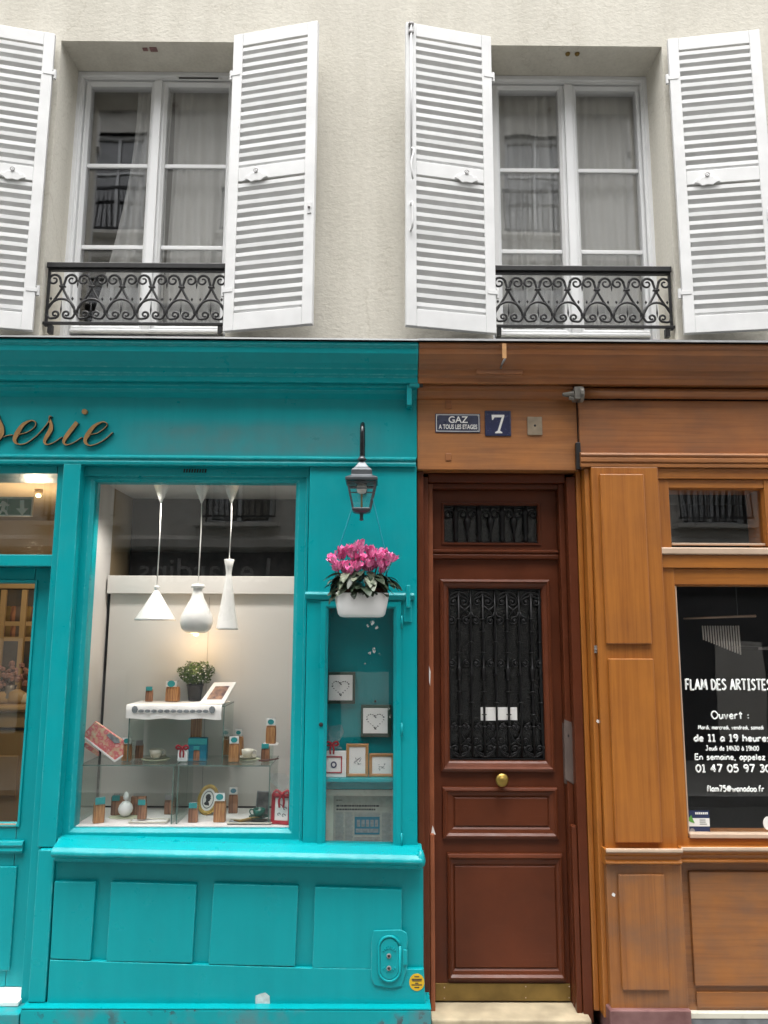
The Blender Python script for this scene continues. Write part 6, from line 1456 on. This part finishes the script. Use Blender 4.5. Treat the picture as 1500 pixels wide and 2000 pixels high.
F += [tuple(range(36)), tuple(range(len(V)-36, len(V)))]
ob('pot', (V, F), POT, pln, local=True, smooth=True)
V, F = [], []
rings = [(hw*.90, .074, H_*.6), (hw*.95, .079, H_+.030), (hw*.92, .076, H_+.032), (hw*.90, .074, H_+.02)]
for a, b, z in rings: V += superring(a, b-.004, z)
for j in range(len(rings)-1): F += [(j*36+i, j*36+(i+1) % 36, (j+1)*36+(i+1) % 36, (j+1)*36+i) for i in range(36)]
F += [tuple(range(36)), tuple(range(len(V)-36, len(V)))]
ob('inner_pot', (V, F), SOIL, pln, local=True, smooth=True)
rnd = random.Random(21)
def leaf_vf(L, w_, curl):
    V, F = [], []; n = 7
    for i in range(n+1):
        f = i/n; ww = w_*math.sin(PI*min(1, f*.93+.05))**.7*(1 if f > .08 else 1.0)
        z = -curl*f*f*L; y = -f*L
        V += [(-ww, y, z+.10*ww), (-ww*.5, y, z+.02*ww), (0, y, z-.05*ww), (ww*.5, y, z+.02*ww), (ww, y, z+.10*ww)]
    for i in range(n): F += [(i*5+k, i*5+k+1, (i+1)*5+k+1, (i+1)*5+k) for k in range(4)]
    return V, F
for k in range(100):
    a = -PI+2*PI*(k+rnd.uniform(-.3, .3))/26 if k < 26 else rnd.uniform(-PI, 0)     # more leaves towards the street
    x = math.cos(a)*hw*1.05*rnd.uniform(.35, 1.1); y = math.sin(a)*.075*rnd.uniform(.5, 1)
    z = H_+rnd.uniform(.03, .125)
    o = ob('leaf', leaf_vf(rnd.uniform(.055, .09), rnd.uniform(.019, .030), rnd.uniform(.25, .9)), LEAFS if rnd.random() < .33 else LEAFD, pln, local=True, smooth=True)
    o.location = (x*.86, y*.85, z-abs(x)*.12); o.rotation_euler = (rnd.uniform(-.25, .45), rnd.uniform(-.35, .35), math.atan2(y*2.0, x*.9)+PI/2+rnd.uniform(-.4, .4))
def bloom():
    V, F = [], []
    for k in range(6):
        a = 2*PI*k/6+rnd.uniform(-.25, .25); w_ = rnd.uniform(.0125, .0175); Lh = rnd.uniform(.030, .042); lean = rnd.uniform(.010, .022); ph = rnd.uniform(0, 6)
        n = len(V)
        for i in range(8):
            f = i/7; rad = .004+lean*f**1.3; ww = w_*math.sin(PI*(.10+.82*f))**.75; tw = a+.45*f
            for s_ in (-1, -.5, 0, .5, 1):
                ruf = .0022*f*math.sin(ph+9*s_+7*f)
                V.append((math.cos(tw)*(rad+ruf)-math.sin(tw)*ww*s_, math.sin(tw)*(rad+ruf)+math.cos(tw)*ww*s_, f*Lh+.004*f*(abs(s_) < .6)-.0035*(1-abs(s_))+ruf))
        for i in range(7): F += [(n+i*5+q, n+i*5+q+1, n+i*5+q+6, n+i*5+q+5) for q in range(4)]
    return V, F
fl = [(660, 1098), (672, 1088), (664, 1078), (680, 1074), (690, 1068), (694, 1080), (706, 1074), (678, 1102), (690, 1098), (702, 1092), (714, 1086), (722, 1072), (728, 1082), (732, 1094), (720, 1100), (742, 1078), (748, 1090), (756, 1082), (762, 1088), (768, 1092), (738, 1104), (712, 1110), (684, 1112), (750, 1100), (668, 1108), (726, 1108), (698, 1104), (757, 1096), (655, 1090), (734, 1070), (745, 1108), (704, 1066)]
fl += [(x+rnd.uniform(-9, 9), y+rnd.uniform(-4, 8)) for x, y in fl[::2]]
pl0 = WORG[pln.name]
for k, (px, py) in enumerate(fl):
    px += rnd.uniform(-3, 3); py += rnd.uniform(-3, 3); Yq = PYc+rnd.uniform(-.085, .04)
    c = P(px-2, py+6, Yq)-pl0
    o = ob('flower', bloom(), PINK, pln, local=True, smooth=True); o.location = c; o.rotation_euler = (rnd.uniform(-.2, .55), rnd.uniform(-.5, .5), rnd.uniform(0, 6)); s_ = rnd.uniform(.95, 1.25); o.scale = (s_, s_, s_)
    ob('flower_stem', tube(cr([c+Vector((0, 0, .004)), c*.8+Vector((0, 0, -.01)), Vector((c.x*.55, c.y*.3, H_+.02))], 4), .0018, 5), SOIL, pln, local=True, smooth=True)
for (x0, y0, x1, y1) in ((690, 985, 655, 1090), (726, 965, 753, 1078)):
    a = P(x0, y0, LY+.05); b = P(x1, y1, PYc+.0)
    ob('hanging_cord', tube([a, (a*.5+b*.5)+Vector((0, 0, -.002)), b, Vector((pcx+(hw*.95 if x1 > 706 else -hw*.95), PYc, pzt))], .0026, 6), STRING, pln, smooth=True)
